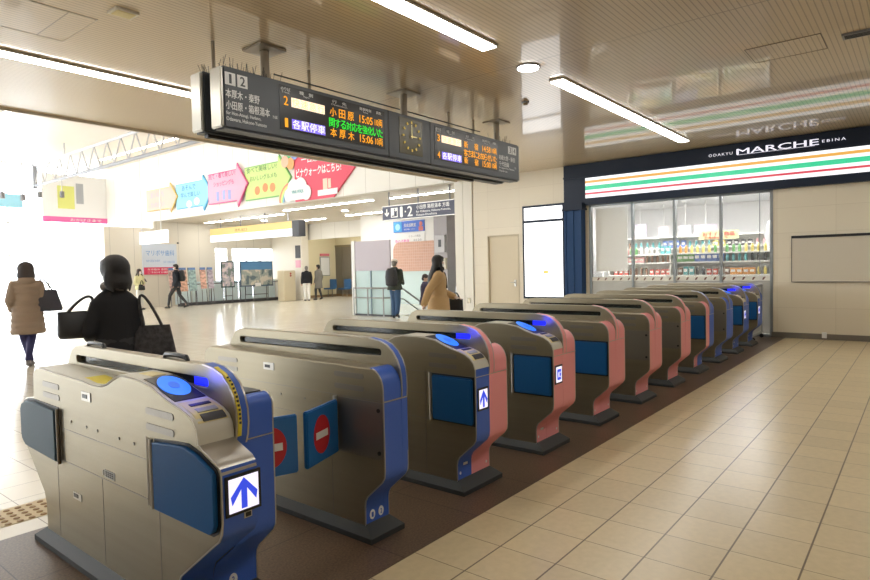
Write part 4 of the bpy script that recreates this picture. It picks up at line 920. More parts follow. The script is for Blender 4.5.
for y in (-2.2, -.8, .8, 2.2): MB().tube([(0, y, .54), (0, y, CZ-2.66)], .02, 8).build('hanger_rod', mat('rod_grey', (.3, .3, .32), .4), ys)
wsn = thing('hanging_light_sign', (12.0, 24.3, 2.62), 'small glowing white hanging sign above the dentist poster', 'hanging sign')
MB().bb(-.06, .06, -1.25, 1.25, 0, .5).build('box', mat('sign_white_lit', (.3, .3, .3), .5, emit=(1, 1, 1), es=1.3), wsn, smooth=0)
b = MB(); add_text(b, '出口', (-.062, .85, .25), WEST, .35, .16, .0); b.build('lettering', mat('ink_pale', (.35, .5, .7), .6), wsn, smooth=0)
for y in (-.8, .8): MB().tube([(0, y, .5), (0, y, 6.25-2.62)], .02, 8).build('hanger_rod', white, wsn)
# lower concourse lamps
for x, y0, y1, lab in ((13.8, 13.6, 18.0, 'lower concourse strip light above the stairs'), (14.6, 19.2, 24.6, 'lower concourse strip light above the yellow sign'), (17.0, 16.2, 18.2, 'lower concourse strip light short one by the stair wall'),
                       (17.2, 19.8, 22.0, 'lower concourse strip light before the lintel'), (20.4, 19.0, 23.6, 'lower concourse strip light in the elevator hall'), (13.9, 9.8, 12.9, 'lower concourse strip light above the platform sign')):
    strip_light('concourse_strip_light', x-.09, x+.09, y0, y1, CZ, lab, mat('concourse_lamp', (.5, .5, .5), .4, emit=(1, .985, .95), es=25), 'lower concourse ceiling lights', 0)
for x, y in ((15.6, 16.8), (15.9, 22.2)):
    t = thing('downlight', (x, y, CZ), 'round recessed downlight in the lower concourse ceiling, %s' % ('nearer' if y < 20 else 'further'), 'ceiling light'); MB().cyl((0, 0, -.012), .14, .012, 20).build('rim', grey_m, t); MB().cyl((0, 0, -.02), .12, .012, 20).build('lens', lampshop, t)
# dentist poster
dp = thing('wall_poster', (12.75, NY-.02, 1.40), 'white and blue clinic poster with a red band at its foot', 'poster')
MB().bb(-.74, .74, -.02, .02, 0, 1.26).build('sheet', mat('poster_pale_blue', (.66, .72, .82), .5), dp, smooth=0)
MB().bb(-.70, .74, -.03, -.015, -.02, .28).build('red_band', mat('poster_red', (.75, .05, .14), .5), dp, smooth=0)
b = MB(); add_text(b, 'マリポサ歯科', (.02, -.023, .88), SOUTH, 1.22, .24, .02); add_text(b, '海老名駅前 診療所', (-.3, -.023, .55), SOUTH, .6, .10, .01); add_text(b, '内科 小児歯科 矯正', (.4, -.023, .5), SOUTH, .5, .10, .01); b.build('lettering', mat('poster_ink_blue', (.20, .38, .68), .5), dp, smooth=0)
b = MB(); add_text(b, '年中無休 夜間診療', (0, -.033, .19), SOUTH, 1.1, .09, .01); add_text(b, 'ご予約はお電話で', (0, -.033, .07), SOUTH, 1.1, .08, .01); b.build('lettering', white, dp, smooth=0)
for x in (-.72, .80): b = MB(); b.cyl((x, -.05, 1.28), .04, .06, 10); b.build('clip_lamp', grey_d, dp)
# teal glass counter panels below the windows and guard rail
gl = thing('glass_screen', (15.4, NY-.15, 0), 'low pale teal glass screen along the far wall behind the guard rail', 'screen')
for k in range(7): MB().bb(-2.1+k*.78, -2.1+k*.78+.74, -.01, .01, .06, 1.02).build('glass_pane', mat('pale_teal_pane', (.76, .88, .90), .3), gl, smooth=0)
gr = thing('guard_rail', (15.6, NY-.55, 0), 'thin dark metal guard rail along the far window wall', 'railing')
rm = mat('rail_dark', (.10, .10, .11), .4, .4)
for z in (.12, .92): MB().tube([(-2.3, 0, z), (2.8, 0, z)], .022, 8).build('bar', rm, gr)
for k in range(8): MB().tube([(-2.3+k*.7286, 0, 0), (-2.3+k*.7286, 0, .95)], .024, 8).build('post', rm, gr)
MB().bb(-2.3, 2.8, .1, .2, 0, .10).build('kerb', grey_d, gr, smooth=0)
# easel boards
def pic_mat(name, c1, c2, c3, sc):
    m = bpy.data.materials.new(name); m.use_nodes = True; N = m.node_tree.nodes; L = m.node_tree.links; p = N['Principled BSDF']
    tc = N.new('ShaderNodeTexCoord'); n = N.new('ShaderNodeTexNoise'); n.inputs['Scale'].default_value = sc; n.inputs['Detail'].default_value = 4; L.new(tc.outputs['Object'], n.inputs[0])
    r = N.new('ShaderNodeValToRGB'); r.color_ramp.interpolation = 'CONSTANT'
    for i, (pos, c) in enumerate(((0, c1), (.46, c2), (.56, c3))):
        e = r.color_ramp.elements[i] if i < 2 else r.color_ramp.elements.new(pos); e.position = pos; e.color = (*c, 1)
    L.new(n.outputs['Fac'], r.inputs[0]); L.new(r.outputs[0], p.inputs['Base Color']); p.inputs['Roughness'].default_value = .4; return m
for nm, x0, x1, z0, z1, m, lab, f in (('narrow', 15.02, 15.68, .72, 1.90, pic_mat('picture_town', (.16, .20, .18), (.42, .38, .42), (.62, .52, .50), 5), 'narrow upright dark-framed picture board on legs by the far windows', mat('frame_darkgreen', (.03, .07, .07), .4)),
                                   ('wide', 15.98, 17.75, .72, 1.90, pic_mat('picture_aerial', (.10, .14, .16), (.30, .33, .30), (.55, .50, .42), 2.4), 'wide framed aerial photo board on legs by the far windows', mat('frame_blue', (.04, .08, .14), .4))):
    t = thing('display_board', ((x0+x1)/2, NY-.95, 0), lab, 'display board'); w_ = (x1-x0)/2
    MB().bb(-w_, w_, -.02, .03, z0, z1).build('frame', f, t, smooth=0); MB().bb(-w_+.05, w_-.05, -.03, -.02, z0+.06, z1-.06).build('picture', m, t, smooth=0)
    if nm == 'wide':
        MB().bb(-w_+.05, w_-.05, -.032, -.03, z1-.40, z1-.06).build('sky_picture', mat('picture_sky', (.08, .22, .42), .4), t, smooth=0)
        MB().bb(-.12, .18, -.05, -.03, z0-.0, z0+.16).build('card', white, t, smooth=0)
    for s_ in (-1, 1): MB().tube([(s_*w_*.7, .02, z0), (s_*w_*.7, .04, 0)], .02, 8).build('leg', rm, t)
    MB().tube([(-w_*.7, .03, .35), (w_*.7, .03, .35)], .015, 8).build('crossbar', rm, t)
# leaflet racks
for i, (x, w_, m) in enumerate(((12.75, .32, (.62, .42, .38)), (13.20, .34, (.62, .36, .26)), (13.62, .34, (.30, .42, .42)), (14.12, .26, (.62, .36, .28)), (14.46, .26, (.42, .36, .42)))):
    t = thing('leaflet_rack', (x+.1, NY-1.0, 0), ('pinkish slanted leaflet rack hidden partly by the walking man', 'orange-brown slanted leaflet rack right of the walking man', 'grey-green slanted leaflet rack', 'tall red-brown leaflet rack near the narrow picture board', 'mauve leaflet rack next to the narrow picture board')[i], 'leaflet rack')
    T = Matrix.Rotation(radians(-8), 4, 'X'); b = MB(); b.box((0, 0, 1.15), (w_, .04, 1.0 if i < 3 else .85), T); b.build('rack_board', mat('rack_%d' % i, m, .5, var=.5, vscale=9), t, smooth=0)
    MB().box((0, -.02, 1.60), (w_*.9, .05, .10), T).build('header', mat('rack_header', (.12, .22, .45), .5), t, smooth=0)
    for s_ in (-1, 1): MB().tube([(s_*w_*.4, .1, .7), (s_*w_*.45, .05, 0)], .014, 6).build('leg', rm, t)
# beige cabinet and small signs on the pillar
cb = thing('beige_cabinet', (17.75, 23.2, 0), 'beige metal cabinet with two red buttons beside the pillar', 'cabinet')
MB().bb(-.33, .33, -.25, .25, 0, 1.42, bev=.02).build('body', mat('cabinet_beige', (.62, .54, .38), .5), cb)
for z in (1.18, 1.28): b = MB(); flat(b, disc(.045, 14), (.05, -.25, z), SOUTH, .01); b.build('button', mat('button_red', (.35, .03, .03), .5), cb, smooth=0)
tag(MB().bb(18.42, 18.45, 23.0, 23.35, 2.0, 2.6).build('pillar_notice', grey_d, smooth=0), 'small dark notice high on the far pillar', 'notice')
tag(MB().bb(18.42, 18.45, 23.0, 23.35, 1.55, 1.9).build('pillar_notice', mat('notice_pink', (.8, .4, .5), .5), smooth=0), 'small pink notice on the far pillar below the dark one', 'notice')
# elevator, seats, hall poster
el = thing('elevator_door', (22, 23.95, 0), 'grey steel elevator door at the back of the yellow hall', 'elevator door')
for s_ in (-1, 1): MB().bb(-.02, 0, s_*.34-.33, s_*.34+.33, 0.02, 2.6).build('door_leaf', steel_d, el, smooth=0)
MB().bb(-.05, 0, -.76, -.68, 0, 2.7).bb(-.05, 0, .68, .76, 0, 2.7).bb(-.05, 0, -.76, .76, 2.6, 2.7).build('door_frame', steel, el, smooth=0)
seatb = mat('seat_blue', (.04, .14, .32), .5)
for i, (y) in enumerate((25.0-.9, 23.0)):
    t = thing('folding_seat', (21.2, y, 0), 'blue bench seat in the elevator hall, %s' % ('left one' if i == 0 else 'right one'), 'seat', 'blue seats in the hall', rz=0)
    MB().bb(-.25, .2, -.24, .24, .40, .47, bev=.02).build('seat', seatb, t); MB().bb(.18, .26, -.24, .24, .45, .92, bev=.02).build('backrest', seatb, t)
    for s_ in (-1, 1): MB().tube([(0, s_*.16, .40), (0, s_*.16, 0)], .02, 8).build('leg', steel_d, t)
hp = thing('wall_poster', (21.2, 24.46, 1.1), 'white framed poster with a red heading in the elevator hall', 'poster')
MB().bb(-.32, .32, -.02, .03, 0, 1.0).build('frame', grey_l, hp, smooth=0); MB().bb(-.28, .28, -.03, -.02, .04, .96).build('sheet', white, hp, smooth=0); MB().bb(-.3, .3, -.03, .03, 1.04, 1.16).build('heading', mat('heading_red', (.75, .2, .25), .5), hp, smooth=0)
# stairs: enclosure, handrails, wall advertisements
en = thing('stair_enclosure', (13.1, 12.9, 0), 'stair screen with a lilac upper panel and teal glass below, left of the descending stairs', 'stair screen')
MB().bb(-.03, .03, -.68, .78, 1.36, 2.26).build('upper_panel', mat('panel_lilac', (.52, .47, .52), .5), en, smooth=0)
MB().bb(-.012, .012, -.68, .78, .05, 1.36).build('glass_pane', tealg, en, smooth=0)
MB().bb(-.05, .05, .78, .92, 0, 2.28).build('post', white, en, smooth=0)
MB().bb(-.03, .03, .1, .145, 0, 1.36).bb(-.03, .03, -.70, -.67, 0, 1.36).build('mullion', mat('mullion_blue', (.18, .26, .32), .4), en, smooth=0)
MB().bb(-.06, .06, -.70, .8, 0, .05).build('base', grey_d, en, smooth=0)
hrm = mat('handrail_steel', (.36, .36, .36), .35, .7); hrw = mat('handrail_white', (.8, .8, .8), .4)
h1 = thing('handrail', (12.95, 12.3, 0), 'grey steel handrail in front of the glass, sloping down the left side of the stairs', 'handrail')
MB().tube([(0, 1.35, .84), (0, .75, .84), (0, .1, .84), (.25, -.22, .84), (.5, -.24, .80), (3.8, -.24, -1.0)], .025, 8).build('rail', hrm, h1)
for x, y in ((0, 1.35), (0, .75), (0, .1)): MB().tube([(x, y, 0), (x, y, .83)], .02, 8).build('post', hrm, h1)
MB().tube([(0, 1.35, .55), (0, .1, .55), (.25, -.22, .55), (.5, -.24, .5), (3.8, -.24, -1.3)], .018, 8).build('lower_rail', hrm, h1)
h2 = thing('handrail', (13.3, 10.95, 0), 'white looped handrail end in the middle of the stair top', 'handrail')
MB().tube([(-.12, 0, 0), (-.12, 0, .80), (-.04, 0, .86), (.08, 0, .82), (3.9, 0, -1.35)], .028, 8).build('rail', hrw, h2)
MB().tube([(.75, 0, -.32), (.75, 0, .44)], .02, 8).build('post', hrw, h2)
h3 = thing('handrail', (13.0, 9.75, 0), 'grey handrail with a sign holder at the right of the stair top', 'handrail')
MB().tube([(0, 0, 0), (0, 0, .88), (.9, 0, .88)], .022, 8).build('rail', hrm, h3); MB().tube([(.9, 0, .88), (.9, 0, 0)], .022, 8).build('post', hrm, h3)
ad = thing('wall_advertisement', (18, 15.75, 2.83), 'blue and white wide advertisement with a person portrait on the stair wall', 'advertisement')
MB().bb(-.04, 0, -.80, .80, 0, .43).build('board', mat('ad_blue', (.06, .16, .62), .4), ad, smooth=0); MB().bb(-.045, -.04, .35, .78, .02, .41).build('ring_panel', mat('ad_cyan', (.08, .42, .82), .4), ad, smooth=0)
b = MB(); pts = disc(.13, 24); flat(b, pts, (-.046, .56, .21), WEST, .001); b.build('ring_symbol', mat('ad_ring', (.4, .75, .95), .4), ad, smooth=0)
b = MB(); add_text(b, '英会話教室', (-.046, -.08, .26), WEST, .62, .14, .02); add_text(b, '無料体験レッスン', (-.046, -.05, .10), WEST, .55, .07, .01); b.build('lettering', white, ad, smooth=0)
b = MB(); flat(b, disc(.08, 16, 0, 0, .1), (-.045, -.64, .28), WEST, .003); flat(b, rect(.22, .16), (-.045, -.64, .1), WEST, .002); b.build('portrait', mat('portrait_red', (.6, .18, .15), .5), ad, smooth=0)
ad2 = thing('wall_advertisement', (18, 15.75, 2.36), 'white advertisement with pink lettering below the blue one on the stair wall', 'advertisement')
MB().bb(-.03, 0, -.80, .80, 0, .42).build('board', white, ad2, smooth=0)
b = MB(); add_text(b, '街の不動産', (-.032, .35, .12), WEST, .75, .13, .02); b.build('lettering', mat('ad_magenta', (.75, .15, .45), .5), ad2, smooth=0)
b = MB(); add_text(b, 'くらしの相談', (-.032, -.3, .30), WEST, .6, .09, .01); add_text(b, '0120', (-.032, -.45, .14), WEST, .4, .08, .01); b.build('lettering', grey_m, ad2, smooth=0)
tc_ = thing('terracotta_panel', (17.97, 15.2, 1.34), 'salmon coloured panel with rounded top corners on the stair wall', 'wall panel')
b = MB(); add_plate(b, rrect(-1.3, 1.35, -.05, 1.10, .35, 6), -.06, 0); b.build('board', grid_mat('salmon_tile', (.58, .34, .25), (.66, .45, .36), .11, (0, 0), .014, axes=(1, 2), rough=.5, bump=0), tc_, smooth=0)
iv = thing('intercom_box', (17.3, 13.6, 1.95), 'grey box with a dark window on the grey column by the stairs', 'intercom')
MB().bb(-.12, 0, -.22, .22, 0, .62).build('body', mat('box_grey', (.50, .48, .48), .4), iv, smooth=0); MB().bb(-.13, -.12, -.07, .05, .2, .46).build('window', black, iv, smooth=0)
tag(MB().bb(17.2, 17.3, 13.36, 13.7, 1.35, 1.75).build('utility_box', mat('box_cream', (.68, .62, .5), .5), smooth=0), 'cream utility box under the intercom by the stairs', 'box')
tag(MB().box((WX-.04, 9.0, .56), (.012, .09, .14)).build('wall_socket', steel, smooth=0), 'small steel socket plate low on the white pillar', 'socket')

# ================================================================== PEOPLE
skin = mat('skin', (.58, .38, .28), .5); skin2 = mat('skin_pale', (.66, .45, .36), .5)
hairb = mat('hair_black', (.010, .008, .008), .5, bump=.5, bscale=60, stretch=(6, 6, .6)); hairg = mat('hair_brown', (.035, .02, .014), .5)
def remesh(o, vs, sm=3):
    m = o.modifiers.new('r', 'REMESH'); m.mode = 'VOXEL'; m.voxel_size = vs; m.use_smooth_shade = True
    s_ = o.modifiers.new('s', 'SMOOTH'); s_.factor = .5; s_.iterations = sm; return o
def limb(b, pts, r, n=12):
    P_ = [Vector(p) for p in pts]; out = []; R = []
    for i in range(len(P_)-1):
        for k in range(4): t_ = k/4; out.append(P_[i].lerp(P_[i+1], t_)); R.append(r[i]+(r[i+1]-r[i])*t_)
    out.append(P_[-1]); R.append(r[-1]); b.tube(out, R, n)
    for p, q in ((P_[0], r[0]), (P_[-1], r[-1])): b.ell(p, (q, q, q), 10)
    for i in range(1, len(P_)-1): b.ell(P_[i], (r[i], r[i], r[i]), 10)
def hand(b, w, d, side, curl=.4, palm_n=None):
    """w wrist, d direction of the hand; five fingers of unequal length"""
    w = Vector(w); d = Vector(d).normalized(); up = Vector((0, 1, 0)) if abs(d.y) < .8 else Vector((0, 0, 1)); a = d.cross(up).normalized(); n = a.cross(d).normalized()
    M_ = Matrix(((a.x, d.x, n.x, w.x), (a.y, d.y, n.y, w.y), (a.z, d.z, n.z, w.z), (0, 0, 0, 1)))
    b.ell((0, .045, 0), (.038, .052, .016), 12, M_)
    for k, (x, l) in enumerate(((-.028, .062), (-.010, .074), (.009, .080), (.027, .070))):
        p = [Vector((x, .085, 0)), Vector((x*1.1, .085+l*.5, -curl*.018)), Vector((x*1.1, .085+l*.85, -curl*.055))]
        b.tube([M_ @ q for q in p], [.0095, .009, .007], 8); b.ell(M_ @ p[-1], (.0075,)*3, 8)
    p = [Vector((side*.030, .02, 0)), Vector((side*.055, .05, -.012)), Vector((side*.050, .078, -.030))]
    b.tube([M_ @ q for q in p], [.011, .0105, .0085], 8); b.ell(M_ @ p[-1], (.009,)*3, 8)
def person(name, loc, rz, H, label, legs, arms, vox=.016, sk=skin, lean=0., head_turn=0., head_tilt=0., coat=None, hem=.60, coat_m=None, trousers=None, shoe=black, hair='short', hair_m=hairb, scarf=None, mask=False, coat_w=1., quilt=False, tail_flare=1., hs=1.):
    """local: forward -Y, person's left +X. legs/arms: lists of joint tuples for (left, right)"""
    s = H/1.65
    r = thing(name, loc, label, 'person', rz=rz)
    def K(p): p = Vector(p)*s; p.y -= lean*max(p.z-.9*s, 0); return p
    Rl = lambda *q: [x*s for x in q]
    b = MB()
    tor = [(.78, .10, .085), (.86, .150, .105), (.95, .155, .110), (1.08, .125, .092), (1.20, .145, .105), (1.30, .155, .10), (1.36, .12, .08), (1.40, .062, .058), (1.44, .050, .052), (1.49, .050, .054)]
    def ring(rows, ex=0., wv=1.):
        out = []
        for z, rx, ry in rows:
            c = K((0, 0, z)); out.append((c.x, c.y, c.z, (rx*wv+ex)*s, (ry*wv+ex)*s))
        return out
    b.rings(ring(tor), 20)
    for hip, knee, ank, toe in legs:
        limb(b, [K(hip), K(knee), K(ank)], Rl(.082, .052, .036)); limb(b, [K(ank), K(toe)], Rl(.038, .026))
    for i, (sh, elb, wr, hd) in enumerate(arms):
        limb(b, [K(sh), K(elb), K(wr)], Rl(.050, .038, .025)); hand(b, K(wr), K(hd)-K(wr), 1 if i == 0 else -1)
    # head
    hc = K((0, -.012, 1.545)); HM = Matrix.Translation(hc) @ Euler((radians(head_tilt), 0, radians(head_turn))).to_matrix().to_4x4() @ Matrix.Scale(s, 4)
    b.ell((0, .008, .018), (.074, .092, .098), 20, HM, 14); b.ell((0, -.022, -.045), (.052, .060, .062), 16, HM, 10); b.ell((0, -.055, -.088), (.026, .022, .018), 10, HM)
    b.loft([[(.006*cos(a), -.078+.004*sin(a), .015) for a in [2*pi*k/8 for k in range(8)]], [(.015*cos(a), -.088+.014*sin(a), -.026) for a in [2*pi*k/8 for k in range(8)]], [(.010*cos(a), -.080+.008*sin(a), -.036) for a in [2*pi*k/8 for k in range(8)]]], True, HM)
    for sx in (-1, 1): b.ell((sx*.074, .006, -.006), (.010, .018, .030), 8, HM)
    body = b.build('body', sk, r, smooth=180); remesh(body, vox*.62 if vox < .02 else .013, 2)
    e = MB()
    for sx in (-1, 1): e.use(white).ell((sx*.030, -.076, .010), (.014, .008, .008), 10, HM); e.use(black).ell((sx*.030, -.0825, .010), (.006, .004, .007), 8, HM); e.use(hairb).ell((sx*.030, -.084, .030), (.019, .005, .004), 8, HM)
    e.build('eyes', None, r)
    if not mask:
        e = MB(); e.ell((0, -.0785, -.060), (.022, .007, .007), 10, HM); e.build('mouth', mat('lip', (.45, .16, .14), .5), r)
    else:
        e = MB(); e.ell((0, -.050, -.050), (.052, .052, .042), 14, HM); e.tube([(.05, -.04, -.04), (.074, .0, -.01)], .002, 5, HM); e.tube([(-.05, -.04, -.04), (-.074, .0, -.01)], .002, 5, HM); e.build('face_mask', mat('mask_white', (.85, .85, .85), .7), r)
    # trousers
    if trousers:
        b = MB(); b.rings(ring([(.80, .10, .085), (.86, .160, .115), (.95, .165, .12), (1.02, .15, .11)], .002), 18)
        ex, cuff = (.014, .010) if trousers[1] == 'slim' else (.028, .032)
        for hip, knee, ank, toe in legs: limb(b, [K(hip), K(knee), K((ank[0], ank[1], ank[2]+.03))], Rl(.086+ex*.4, .052+ex, .036+cuff))
        remesh(b.build('trousers', trousers[0], r, smooth=180), vox, 2)
    for hip, knee, ank, toe in legs:
        b = MB(); A, T_ = K(ank), K(toe); d_ = (T_-A); hd_ = A-d_*.28; hd_.z = A.z-.045*s
        b.ell(hd_, (.040*s, .040*s, .042*s), 12); lo_ = Vector((T_.x, T_.y, T_.z)); limb(b, [hd_, A.lerp(T_, .5)-Vector((0, 0, .012*s)), lo_], Rl(.038, .042, .033)); b.ell(A, (.043*s, .043*s, .035*s), 12)
        remesh(b.build('shoe', shoe, r, smooth=180), .012, 2)
    # coat
    if coat:
        b = MB(); rows = []
        top_rows = [(1.0, .165, .125), (1.12, .155, .122), (1.22, .175, .128), (1.31, .178, .118), (1.365, .150, .098), (1.405, .088, .080), (1.445, .074, .072)]
        nz = 10
        for k in range(nz): t_ = k/nz; z = hem+(1.0-hem)*t_; rows.append((z, (.175+.035*(1-t_))*tail_flare, (.135+.03*(1-t_))*tail_flare))
        rows += top_rows
        if quilt:
            q = []
            for (z0, a0, c0), (z1, a1, c1) in zip(rows, rows[1:]):
                for k in range(5): t_ = k/5; q.append((z0+(z1-z0)*t_, a0+(a1-a0)*t_, c0+(c1-c0)*t_))
            q.append(rows[-1]); rows = [(z, a+.018*abs(sin(z*pi/.09)), c+.018*abs(sin(z*pi/.09))) for z, a, c in q]
        b.rings(ring(rows, 0, coat_w), 24)
        for sh, elb, wr, hd in arms:
            w_ = K(wr); limb(b, [K(sh), K(elb), w_], Rl(.074*coat_w, .064*coat_w, .050*coat_w))
        remesh(b.build('coat', coat_m, r, smooth=180), vox*.8, 2 if quilt else 3)
    if scarf:
        b = MB(); c = K((0, -.005, 1.435)); b.tube([(c.x+.078*s*cos(a), c.y+.072*s*sin(a), c.z+.012*sin(2*a)) for a in [2*pi*k/16 for k in range(17)]], .032*s, 10)
        b.build('scarf', scarf, r, smooth=80)
    HM0 = HM; HM = HM @ Matrix.Diagonal((hs, hs, 1+(hs-1)*.75, 1)); b = MB()
    if hair == 'short':
        b.ell((0, .018, .032), (.082, .096, .094), 18, HM, 12); b.ell((0, .045, -.03), (.070, .062, .07), 14, HM); b.ell((0, -.045, .068), (.066, .046, .040), 14, HM)
    elif hair == 'bob':
        for i_ in range(9):
            a_ = radians(20+140*i_/8); b.tube([(.080*cos(a_), .02+.075*sin(a_), .0), (.088*cos(a_), .02+.085*sin(a_), -.07), (.084*cos(a_)+.004*(i_ % 3-1), .02+.080*sin(a_), -.118-.010*(i_ % 3))], [.016, .016, .007], 6, HM)
        b.ell((0, .016, .032), (.092, .104, .100), 18, HM, 12); b.ell((0, .036, -.030), (.090, .076, .088), 16, HM); b.ell((0, -.045, .068), (.070, .050, .042), 14, HM)
    elif hair == 'long':
        b.ell((0, .018, .034), (.086, .100, .096), 18, HM, 12); b.ell((0, -.035, .066), (.068, .058, .040), 14, HM)
        b.rings([(0, .150, -.46, .050, .018), (0, .155, -.36, .080, .030), (0, .140, -.24, .098, .045), (0, .085, -.13, .098, .055), (0, .048, -.04, .088, .062), (0, .03, .05, .080, .075)], 16, HM)
        for sx in (-1, 1): b.tube([(sx*.074, -.012, .05), (sx*.086, -.02, -.05), (sx*.092, -.03, -.16), (sx*.085, -.04, -.30)], [.024, .028, .030, .014], 8, HM)
    HM = HM0
    if hair != 'none': remesh(b.build('hair', hair_m, r, smooth=180), .012, 2)
    return r, K, HM, s
def tote(name, loc, rz, w, h, d, m, label, strap_top, parent_tags=None, cat='bag', flare=1.25):
    t = thing(name, loc, label, cat, rz=rz)
    b = MB(); rows = []
    for k in range(9):
        u = k/8; ww = w/2*(flare-(flare-1)*u); dd = d/2*(1-.75*u**2)
        if k == 0: ww *= .9; dd *= .8
        rows.append([(ww*(abs(cos(a))**.5)*(1 if cos(a) > 0 else -1), dd*(abs(sin(a))**.7)*(1 if sin(a) > 0 else -1), h*u) for a in [2*pi*i/24 for i in range(24)]])
    b.loft(rows); b.build('bag_body', m, t, smooth=60)
    for sy in (-1, 1): MB().tube([tuple(Vector((-w*.28, sy*d*.10, h*.96))*(1-u)**3+Vector((strap_top[0]-w*.12, strap_top[1], h+strap_top[2]*1.33))*3*u*(1-u)**2+Vector((strap_top[0]+w*.12, strap_top[1], h+strap_top[2]*1.33))*3*u*u*(1-u)+Vector((w*.28, sy*d*.10, h*.96))*u**3) for u in [k/16 for k in range(17)]], .010, 8).build('strap', m, t)
    return t
def backpack(loc, rz, m, label, s=1.):
    t = thing('backpack', loc, label, 'backpack', rz=rz); b = MB(); b.rings([(0, 0, -.22*s, .11*s, .07*s), (0, 0, -.19*s, .145*s, .095*s), (0, 0, 0, .155*s, .10*s), (0, 0, .14*s, .14*s, .085*s), (0, 0, .21*s, .09*s, .05*s)], 20); b.build('bag_body', m, t, smooth=60)
    b = MB(); b.rings([(0, .075*s, -.17*s, .10*s, .04*s), (0, .085*s, -.06*s, .11*s, .045*s), (0, .075*s, .0, .10*s, .03*s)], 16); b.build('front_pocket', m, t, smooth=60)
    b = MB(); b.tube([(0-.02*s, 0, .20*s), (0, 0, .235*s), (.02*s, 0, .20*s)], .008*s, 6); b.build('handle', black, t)
    for sx in (-1, 1): MB().tube([(sx*.08*s, -.05*s, .17*s), (sx*.10*s, -.12*s, .20*s), (sx*.115*s, -.20*s, .10*s), (sx*.12*s, -.17*s, -.08*s), (sx*.10*s, -.06*s, -.16*s)], .014*s, 6).build('strap', black, t)
    return t
STAND = [((.085, 0, .86), (.09, -.01, .47), (.09, .01, .075), (.10, -.12, .03)), ((-.085, 0, .86), (-.09, -.01, .47), (-.09, .01, .075), (-.10, -.12, .03))]
def walk(a, b_):      # a: forward reach of left foot, b_: of right foot (negative = behind)
    out = []
    for sx, f in ((.075, a), (-.075, b_)):
        kn = -f*.62-.045 if f > 0 else -f*.42-.06; lift = .0 if f > 0 else .055
        out.append(((sx, 0, .86), (sx, kn, .475), (sx, -f, .080+lift), (sx*1.15, -f-.115, .035 + (0 if f > 0 else .0))))
    return out
ARMS = [((.165, .0, 1.32), (.215, .03, 1.07), (.22, -.05, .84), (.22, -.10, .74)), ((-.165, 0, 1.32), (-.215, .03, 1.07), (-.22, -.05, .84), (-.22, -.10, .74))]
blackc = mat('coat_black', (.008, .008, .010), .85, bump=.2, bscale=200); down = mat('coat_taupe', (.30, .22, .16), .65)
# woman in the black coat right behind the nearest gate, back to us
PX, PY = 2.08, 4.82
ang = radians(180-20)
arms_b = [((.125, .0, 1.28), (.195, .04, 1.07), (.19, -.16, 1.01), (.12, -.24, 1.02)), ((-.125, 0, 1.28), (-.165, .02, 1.07), (-.17, -.17, .98), (-.14, -.26, .98))]
r, K, HM, s = person('person', (PX, PY, 0), ang, 1.53, 'person in a black coat seen from behind, just beyond the nearest gate', STAND, arms_b, .016, coat=True, hem=.50, coat_m=blackc, coat_w=.90, hs=1.22, trousers=(black, 'slim'), hair='bob', head_turn=25, scarf=mat('scarf_grey', (.22, .20, .19), .8))
def wp(root, p):      # local point of a person in world space
    return Matrix.Translation(root.location) @ Euler((0, 0, root.rotation_euler.z)).to_matrix().to_4x4() @ Vector(p)
q = wp(r, (.33*s, .00, .50)); bagw = mat('bag_woven', (.035, .032, .034), .75, bump=.8, bscale=45, var=.5, vscale=30)
pb = wp(r, (-.27*s, .07, 0)); tote('shoulder_bag', (pb.x, pb.y, .56), ang-radians(12), .24, .46, .15, bagw, 'dark woven tote bag hanging from the right shoulder of the person in black', (.10, .0, .24), flare=1.7)
pb = wp(r, (.25*s, -.06, 0)); tote('handbag', (pb.x, pb.y, .95), ang+radians(8), .30, .20, .15, mat('bag_black', (.012, .012, .013), .5), 'black handbag on the left forearm of the person in black', (-.07, .02, .11), flare=1.05)
# woman in the long quilted coat, left
ang = radians(180-14)
lw = [((.075, 0, .86), (.06, -.05, .47), (-.015, -.02, .075), (-.05, -.13, .03)), ((-.075, 0, .86), (-.045, -.02, .475), (.03, .16, .105), (.02, .05, .035))]
arms_w = [((.165, .0, 1.32), (.235, .05, 1.08), (.20, -.12, .93), (.15, -.19, .92)), ((-.165, 0, 1.32), (-.225, .03, 1.08), (-.20, -.14, .96), (-.16, -.22, .97))]
r, K, HM, s = person('person', (3.42, 11.03, 0), ang, 1.60, 'person in a long taupe quilted coat walking away at the far left', lw, arms_w, .014, coat=True, hem=.53, coat_m=down, coat_w=1.12, hs=1.32, quilt=True, trousers=(mat('leggings_navy', (.03, .03, .12), .7), 'slim'), hair='bob', hair_m=mat('hair_charcoal', (.05, .04, .04), .7), shoe=mat('shoe_grey', (.25, .23, .23), .6))
b = MB(); c = K((0, .075, 1.40)); b.ell(c, (.13*s, .085*s, .075*s), 16); b.ell(K((0, .02, 1.43)), (.105*s, .09*s, .06*s), 16); remesh(b.build('hood', down, r, smooth=180), .014, 3)
pb = wp(r, (-.27*s, .06, 0)); tote('shoulder_bag', (pb.x, pb.y, .86), ang-radians(15), .28, .34, .14, mat('bag_navy', (.035, .035, .05), .55), 'navy tote bag on the shoulder of the person in the quilted coat', (.08, .0, .18), flare=1.6)
